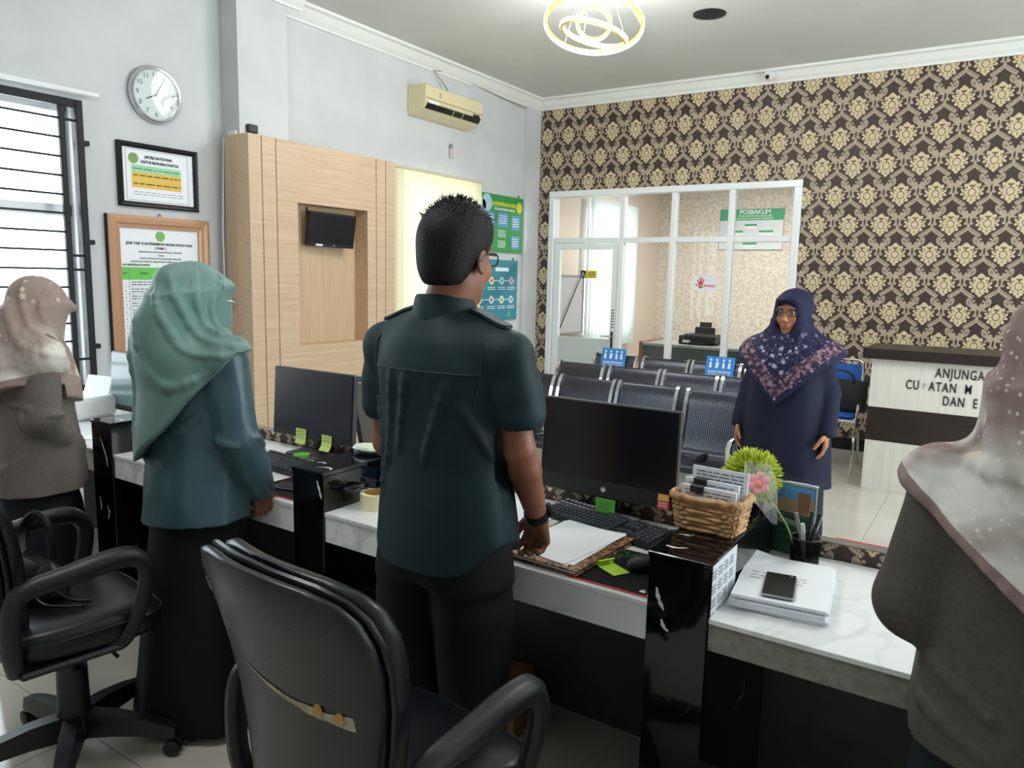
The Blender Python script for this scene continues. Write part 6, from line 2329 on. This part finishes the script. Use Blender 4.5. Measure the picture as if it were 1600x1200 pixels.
ink_box('blue and white ink carton at the bottom of the pile of two', (-1.705, 1.90, ZD), .085, .075, .045, True)
ink_box('blue ink carton on top of the pile of two below the stamp', (-1.703, 1.905, ZD + .0466), .08, .07, .038, False)
stp = thing('rubber_stamp', 'round black rubber stamp with a red handle on the ink cartons', 'stamp', (-1.70, 1.905, ZD + .0851))
MB().lathe([(.0, 0), (.032, 0), (.034, .004), (.034, .014), (.028, .02), (.012, .024), (0, .024)], 24).build('base', M_black, stp, smooth=40)
MB().lathe([(.009, .022), (.012, .03), (.017, .05), (.018, .064), (.013, .072), (.0, .074)], 20).build('handle', mat('red_plastic', '#b62a2f', .3), stp, smooth=True)
# on the divider between the woman and the man
ip = thing('ink_pad', 'pale green and black ink pad on the black divider left of the man', 'ink pad', (-1.845, 1.89, ZT), .15)
MB().lathe([(.0, 0), (.05, 0), (.052, .006), (.048, .012), (.0, .012)], 30, M=Matrix.Diagonal((1.15, .8, 1, 1))).build('base', M_black, ip, smooth=40)
MB().lathe([(.0, .012), (.054, .012), (.057, .018), (.05, .026), (.0, .028)], 30, M=Matrix.Diagonal((1.15, .8, 1, 1))).build('lid', mat('pale_green_lid', '#d3e3cf', .3), ip, smooth=40)
td = thing('tape_dispenser', 'small black and clear tape dispenser at the end of the black divider', 'tape dispenser', (-1.845, 2.03, ZT), .3)
MB().box(-.035, .04, -.014, .014, 0, .016, bev=.004).build('base', M_black, td)
MB().lathe([(.012, -.01), (.024, -.01), (.024, .01), (.012, .01)], 20, M=T(-.015, 0, .032) @ Matrix.Rotation(PI / 2, 4, 'X')).build('roll', mat('clear_roll', '#cfcfc9', .2), td, smooth=40)
MB().box(.02, .05, -.013, .013, .012, .035, bev=.003).build('cutter', M_black, td)

# wicker basket of papers
bk = thing('wicker_basket', 'brown woven wicker basket full of papers on the black divider', 'basket', (-.588, 1.842, ZT), math.radians(-3))
M_wick = mottled('wicker', '#a97a4c', '#c99e6d', 40, .55)


def rect_path(w, d, n=64):
    out = []
    for i in range(n):
        a = 2 * PI * i / n
        out.append((w * math.copysign(abs(math.cos(a)) ** .32, math.cos(a)), d * math.copysign(abs(math.sin(a)) ** .32, math.sin(a))))
    return out


rows = 7
for k in range(rows):
    z = .0065 + k * .0118
    g = 1 + .16 * k / rows
    pts = []
    base = rect_path(.076 * g, .050 * g, 96)
    for i, (x, y) in enumerate(base):
        L = math.hypot(x, y)
        w_ = .0040 * math.sin(i * PI / 2.5 + k * PI)
        pts.append((x + x / L * w_, y + y / L * w_, z + .0015 * math.sin(i * .7 + k)))
    MB().tube(pts, .0062, 6, closed=True).build('woven_row', M_wick, bk, smooth=True)
g = 1.17
pts = [(x * g, y * g, .086 + .003 * math.sin(i * 1.3)) for i, (x, y) in enumerate(rect_path(.078, .052, 96))]
MB().tube(pts, .0085, 7, closed=True).build('rim', M_wick, bk, smooth=True)
mb = MB()
for i, (x, y) in enumerate(rect_path(.076, .050, 40)):
    mb.tube([(x, y, .0), (x * 1.15, y * 1.15, .086)], .003, 5)
o_ = mb.build('stakes', M_wick, bk)
o_['kind'] = 'stuff'
MB().box(-.07, .07, -.045, .045, .002, .008).build('bottom', M_wick, bk)
M_form = mat('printed_form', '#dfe3ea', .7)
M_clip = mat('clip_black', '#15161a', .35)


def bundle(label, x, y, w, h, th, tilt, rz, clip):
    t = thing('paper_bundle', label, 'paper', (-.588 + x, 1.842 + y, ZT + .010), rz)
    Mt = Matrix.Rotation(tilt, 4, 'X')
    MB().box(-w / 2, w / 2, -th / 2, th / 2, 0, h, M=Mt, bev=.0008).build('sheets', M_form, t)
    F = Mt @ T(0, -th / 2 - .0006, 0) @ FY0
    lines(t, -w / 2 + .012, w / 2 - .012, [h - .012 - i * .009 for i in range(5)], M_inkg, 'print', .003, 0, F=F, seed=int(h * 1000), gap=.01)
    if clip:
        MB().box(-.018, .018, -th / 2 - .006, th / 2 + .006, h - .018, h + .003, M=Mt @ T(-.03, 0, 0), bev=.003).build('binder_clip', M_clip, t)
        MB().tube([Mt @ Vector((-.03 + q, -th / 2 - .007, h - .015 - r)) for q, r in ((-.01, 0), (-.012, .02), (-.004, .024), (-.003, 0))], .0012, 5).build('clip_wire', M_chrome, t)
    return t


bundle('tall printed form standing at the back of the wicker basket', .006, .024, .15, .14, .006, -.10, -.05, False)
bundle('clipped printed bundle in the middle of the wicker basket', -.006, .002, .145, .112, .009, -.08, -.05, True)
bundle('clipped bundle at the front of the wicker basket', -.004, -.024, .145, .10, .008, -.06, -.05, True)

# calendar on the side of the divider
ca = thing('calendar_sheet', 'printed year calendar sheet pasted on the side of the black divider', 'calendar', (-.5, 1.69, .80))
Fc = frame((.0006, 0, 0), (0, 1, 0), (0, 0, 1))
MB().prism([(-.085, -.105), (.095, -.035), (.095, .08), (-.085, .08)], frame((.0002, 0, 0), (0, 1, 0), (0, 0, 1)), .0006).build('sheet', M_form, ca)
for i in range(4):
    for j in range(4):
        y, z = -.072 + i * .042, .055 - j * .034
        if z < -.05 + .0 * i and i > 2 or z - .02 < -.1 + i * .018:
            continue
        lines(ca, y - .014, y + .016, [z + .008, z, z - .008], M_inkg, 'month_print', .003, .0006, F=Fc, seed=i * 7 + j, gap=.006)

# flower, plant, brochure stand, black box, pens
pl = thing('plant_ball', 'yellow green artificial plant ball behind the wicker basket', 'plant', (-.562, 2.105, ZT))
MB().lathe([(.0, .0), (.035, .0), (.045, .03), (.04, .03), (.0, .025)], 24).build('pot', mat('pot_black', '#131417', .2), pl, smooth=40)
M_leafy = mottled('lime_leaf', '#b4c530', '#d2dd58', 30, .6)
mb = MB()
rn = random.Random(11)
ga = PI * (3 - 5 ** .5)
NB = 230
for i in range(NB):
    z = 1 - 1.75 * (i + .5) / NB
    r = math.sqrt(max(0, 1 - z * z))
    d = Vector((r * math.cos(ga * i), r * math.sin(ga * i), z))
    d = (d + Vector((rn.uniform(-.12, .12), rn.uniform(-.12, .12), rn.uniform(-.12, .12)))).normalized()
    R_ = .080 + rn.uniform(-.008, .01)
    c = Vector((0, 0, .085))
    a = d.orthogonal().normalized()
    b = d.cross(a)
    ph_ = rn.uniform(0, 6)
    for q in range(3):
        e = (a * math.cos(ph_ + q * 2.1) + b * math.sin(ph_ + q * 2.1))
        p0, p1 = c + d * (R_ - .03), c + d * R_ + e * .011
        s_ = e.cross(d) * .0055
        pm = (p0 + p1) / 2 + e * .005
        mb.add([p0, pm + s_, p1, pm - s_, pm + d * .004], [(0, 1, 4), (1, 2, 4), (2, 3, 4), (3, 0, 4), (0, 3, 2, 1)])
o_ = mb.build('leaf_tufts', M_leafy, pl)
o_['kind'] = 'stuff'
MB().sphere((0, 0, .085), .058, 20, 12).build('core', mat('dark_lime', '#6f8420', .8), pl, smooth=True)

fw = thing('wrapped_flower', 'pink artificial flower in clear wrap leaning beside the basket', 'flower', (-.462, 1.975, .855))
MB().tube(bez([(.05, .075, -.09), (.035, .045, .0), (.0, .02, .07), (-.03, .01, .11)], 6), .0028, 6).build('stem', mat('stem_green', '#8ea544', .5), fw, smooth=True)
M_pink = mat('pink_petal', '#e79aa6', .6)
for k in range(6):
    a = k * PI / 3
    Mp = T(-.045, .0, .135) @ Matrix.Rotation(-.5, 4, 'X') @ Matrix.Rotation(a, 4, 'Y') @ T(0, 0, .014) @ Matrix.Rotation(.4, 4, 'X')
    MB().sphere((0, 0, 0), (.013, .006, .019), 10, 6, M=Mp).build('petal', M_pink, fw, smooth=True)
MB().sphere((-.045, -.008, .135), .010, 12, 8).build('flower_centre', mat('orange_centre', '#e8764a', .6), fw, smooth=True)
wr_ = []
for z, r, cx in ((.03, .006, .0), (.06, .018, -.015), (.10, .034, -.035), (.15, .040, -.05), (.185, .032, -.055)):
    wr_.append([Vector((cx + r * (1 + .12 * math.sin(5 * a)) * math.cos(a), .01 + r * (1 + .12 * math.sin(5 * a)) * math.sin(a), z)) for a in [2 * PI * i / 30 for i in range(30)]])
MB().loft(wr_, cap=False).build('clear_wrap', translucent('cellophane', '#eeeef0', .5, .86), fw, smooth=True)

bs = thing('brochure_holder', 'clear stand with a green brochure behind the pen cup', 'brochure holder', (-.447, 2.125, ZD), math.radians(-6))
MB().box(-.075, .075, .045, .048, 0, .27, M=Matrix.Rotation(-.08, 4, 'X')).build('back_plate', M_glass, bs)
MB().box(-.075, .075, -.02, -.017, 0, .12).build('front_plate', M_glass, bs)
MB().box(-.075, .075, -.02, .05, 0, .003).build('base_plate', M_glass, bs)
br = thing('brochure', 'folded green brochure with a building photograph in the clear stand', 'brochure', (-.447, 2.125, ZD + .004), math.radians(-6))
M_bgreen = mat('brochure_green', '#1f4d33', .35)
MB().box(-.068, .068, .008, .012, 0, .245, bev=.0005).build('front_panel', M_bgreen, br)
MB().box(-.066, .07, .024, .028, 0, .25, M=Rz(.12), bev=.0005).build('rear_panel', mat('brochure_rear', '#c8d3dc', .4), br)
MB().tube([(-.068, .010, .245), (-.03, .026, .249), (.03, .03, .249), (.07, .028, .247)], .003, 6).build('fold', M_paper, br)
FB = frame((0, .0075, 0), (1, 0, 0), (0, 0, 1))
MB().prism([(-.066, .15), (.066, .15), (.066, .243), (-.066, .243)], FB, .0005).build('sky_print', mat('print_sky', '#4f8fc8', .4), br)
MB().prism([(-.066, .15), (.066, .145), (.066, .2), (.03, .215), (.0, .19), (-.03, .2), (-.066, .19)], FB @ T(0, 0, .0006), .0005).build('building_print', mat('print_tan', '#9c8568', .4), br)
MB().prism([(.015, .15), (.05, .15), (.055, .225), (.01, .225)], FB @ T(0, 0, .0012), .0005).build('tower_print', mat('print_brown', '#7c5a42', .4), br)
MB().prism([(-.055, .11), (.03, .10), (.03, .118), (-.055, .13)], FB @ T(0, 0, .0006), .0005).build('caption_box', mat('print_sage', '#8b9583', .4), br)
lines(br, -.05, .04, [.14, .08, .06], M_inkg, 'small_print', .004, .0006, F=FB, seed=9, gap=.01)

bs.scale = br.scale = (.82, .8, .82)

pc = thing('pen_cup', 'black mesh pen cup on the right desk', 'pen cup', (-.392, 2.045, ZD))
rings = []
n = 28
for r, z in ((.037, .0), (.037, .092), (.034, .092), (.034, .004)):
    rings.append([Vector((r * math.cos(2 * PI * i / n), r * math.sin(2 * PI * i / n), z)) for i in range(n)])
mm_ = mat('mesh_black', '#17181a', .5)
MB().loft(rings).build('cup', translucent('mesh_black_wall', '#141517', .1, .45), pc, smooth=40)
for z in (.002, .092):
    MB().tube([(.037 * math.cos(2 * PI * i / n), .037 * math.sin(2 * PI * i / n), z) for i in range(n)], .002, 6, closed=True).build('rim', mm_, pc, smooth=True)
for k, (dx, dy, L, c, lab) in enumerate(((-.02, .0, .15, '#8d8f93', 'grey pen leaning left in the black pen cup'), (.005, .012, .155, '#23262b', 'dark clipped pen upright in the black pen cup'),
                                         (.022, -.004, .16, '#0e0f11', 'black pen leaning right in the black pen cup'), (-.004, -.016, .13, '#cfd2d6', 'silver pen at the front of the black pen cup'))):
    p = thing('pen', lab, 'pen', (-.392, 2.045, ZD + .004))
    a, b = Vector((-dx * .3, -dy * .3, 0)), Vector((dx * 1.5, dy * 1.5, L))
    MB().tube([a, a + (b - a) * .65], .0045, 8).build('barrel', mat('pen_' + c[1:], c, .3), p, smooth=40)
    MB().tube([a + (b - a) * .65, b], .0052, 8).build('cap', mat('pen_cap_' + c[1:], c, .35), p, smooth=40)
    cb = a + (b - a) * .7
    MB().tube([cb + Vector((.006, -.004, 0)), b + Vector((.006, -.004, -.004))], .0014, 5).build('clip', M_chrome, p)

# papers and phone on the right desk
rn = random.Random(8)
for k in range(6):
    s_ = thing('document', ('lowest', 'second lowest', 'third', 'fourth', 'fifth', 'topmost')[k] + ' document of the pile under the phone on the right desk', 'paper', (-.395 + rn.uniform(-.006, .006), 1.85 + rn.uniform(-.006, .006), ZD + k * .0064), math.radians(6 + rn.uniform(-4, 4)), 'pile of documents on the right desk')
    rings = []
    for zz in (0, .0058):
        for_ = []
        for x, y in ([(-.105, y) for y in np.linspace(-.148, .148, 8)] + [(x, .148) for x in np.linspace(-.09, .105, 6)] + [(.105, y) for y in np.linspace(.13, -.148, 8)] + [(x, -.148) for x in np.linspace(.09, -.09, 6)]):
            lift = .018 * max(0, (-x - .03) / .08) * max(0, (y - .02) / .13) ** 2 * (k > 3)
            for_.append(Vector((x + rn.uniform(-.0006, .0006), y, zz + lift)))
        rings.append(for_)
    MB().loft(rings).build('sheets', M_paper if k != 2 else M_form, s_)
    if k == 5:
        lines(s_, -.08, .05, [.02, .0, -.02], M_inkg, 'faint_print', .0015, .0062, F=FZ, seed=3, gap=.012)
ph2 = thing('phone', 'black phone with a silver rim on the pile of documents', 'phone', (-.393, 1.787, ZD + .0385), math.radians(10))
MB().box(-.037, .037, -.073, .073, 0, .009, bev=.004).build('body', bpy.data.materials['phone_rim'], ph2)
MB().box(-.034, .034, -.07, .07, .009, .0096, bev=.0002).build('screen', M_black2, ph2)
MB().lathe([(.003, 0), (.003, .0004)], 12, M=T(.024, .058, .0096)).build('front_lens', M_grey, ph2)
# left desk clutter
for loc, lab, s in (((-3.93, 1.93, ZD), 'white desk printer beside the grey tunic of the left woman', (.14, .12, .11)),):
    t = thing('label_printer', lab, 'printer', loc, .2)
    MB().box(-s[0], s[0], -s[1], s[1], .002, s[2], bev=.02).build('body', M_white, t, smooth=True)
    MB().box(-s[0] + .02, s[0] - .02, -s[1] - .003, -s[1] + .004, .02, .05, bev=.003).build('paper_slot', M_black, t)
    MB().box(-.09, .09, .0, .004, .10, .21, M=T(0, .06, 0) @ Matrix.Rotation(-.35, 4, 'X')).build('paper', M_paper, t)
for k, (x, y, a) in enumerate(((-3.33, 1.96, .1), (-3.38, 1.83, .5))):
    t = thing('paper_sheet', ('white sheet on the left desk nearer the pale lit monitor', 'white sheet on the left desk close to the divider')[k], 'paper', (x, y, ZD + .0015 * k), a)
    MB().box(-.1, .1, -.14, .14, 0, .001).build('sheet', M_paper, t)

# under the counter
cb_ = thing('low_cabinet', 'low black cabinet under the desk carrying books', 'cabinet', (-2.82, 1.98, 0))
MB().box(-.17, .3, -.13, .17, 0, .12, bev=.004).build('body', M_black, cb_)
MB().box(-.18, .31, -.14, .18, .12, .135, bev=.003).build('top', M_dark, cb_)
for k, (dx, a, c, lab) in enumerate(((-.02, .1, '#c9c2b6', 'thick book at the bottom of the pile under the desk'), (.0, -.15, '#d9d6cf', 'grey covered book in the middle of the pile under the desk'), (-.03, .05, '#8a7f6d', 'brown covered book topping the pile under the desk'))):
    b = thing('book', lab, 'book', (-2.86 + dx, 1.95, .135 + k * .032), a, 'books under the desk')
    MB().box(-.085, .1, -.075, .075, .004, .027).build('pages', mat('book_page', '#d8d3c8', .8), b)
    m_ = mat('book_cover_%d' % k, c, .5)
    MB().box(-.09, .104, -.08, .08, .0, .004).build('lower_cover', m_, b)
    MB().box(-.09, .104, -.08, .08, .027, .031).build('upper_cover', m_, b)
rb = thing('paper_bag', 'red paper bag with a white rim under the desk left of the man', 'bag', (-1.70, 1.86, 0))
rings = []
for z, s in ((0, 1), (.2, 1), (.36, 1.02), (.37, .98), (.2, .96)):
    rings.append([Vector((.07 * s * math.copysign(abs(math.cos(a)) ** .4, math.cos(a)), .05 * s * math.copysign(abs(math.sin(a)) ** .4, math.sin(a)), z)) for a in [2 * PI * i / 28 for i in range(28)]])
MB().loft(rings[:3]).build('body', mat('red_paper', '#a8281f', .5), rb, smooth=40)
MB().tube([(.071 * math.copysign(abs(math.cos(a)) ** .4, math.cos(a)), .051 * math.copysign(abs(math.sin(a)) ** .4, math.sin(a)), .362) for a in [2 * PI * i / 28 for i in range(28)]], .006, 6, closed=True).build('rim', M_paper, rb)
kx = thing('cardboard_box', 'brown cardboard box on the floor behind the legs of the man', 'box', (-1.33, 1.95, 0), .2)
MB().box(-.11, .11, -.09, .09, 0, .2, bev=.003).build('body', mat('cardboard', '#9c7347', .8), kx)
MB().box(-.02, .02, -.091, .091, -.0005, .2005).build('tape_strip', mat('box_tape', '#b99a6a', .4), kx)
cbl = MB()
cbl.tube(bez([(-3.45, 1.8, .01), (-3.38, 1.74, .06), (-3.28, 1.78, .12), (-3.2, 1.75, .3), (-3.22, 2.0, .6)], 8), .006, 6)
tag(cbl.build('power_cable', M_black, smooth=True), 'black cable hanging under the left desk beside the divider', 'cable')
cbl = MB()
cbl.tube(bez([(-.80, 2.02, ZD + .006), (-.74, 2.0, ZD + .05), (-.70, 2.08, ZD + .006), (-.68, 2.16, ZD + .006)], 8), .0025, 6)
tag(cbl.build('mouse_cable', M_black, smooth=True), 'thin black cable looping on the desk behind the large monitor', 'cable')
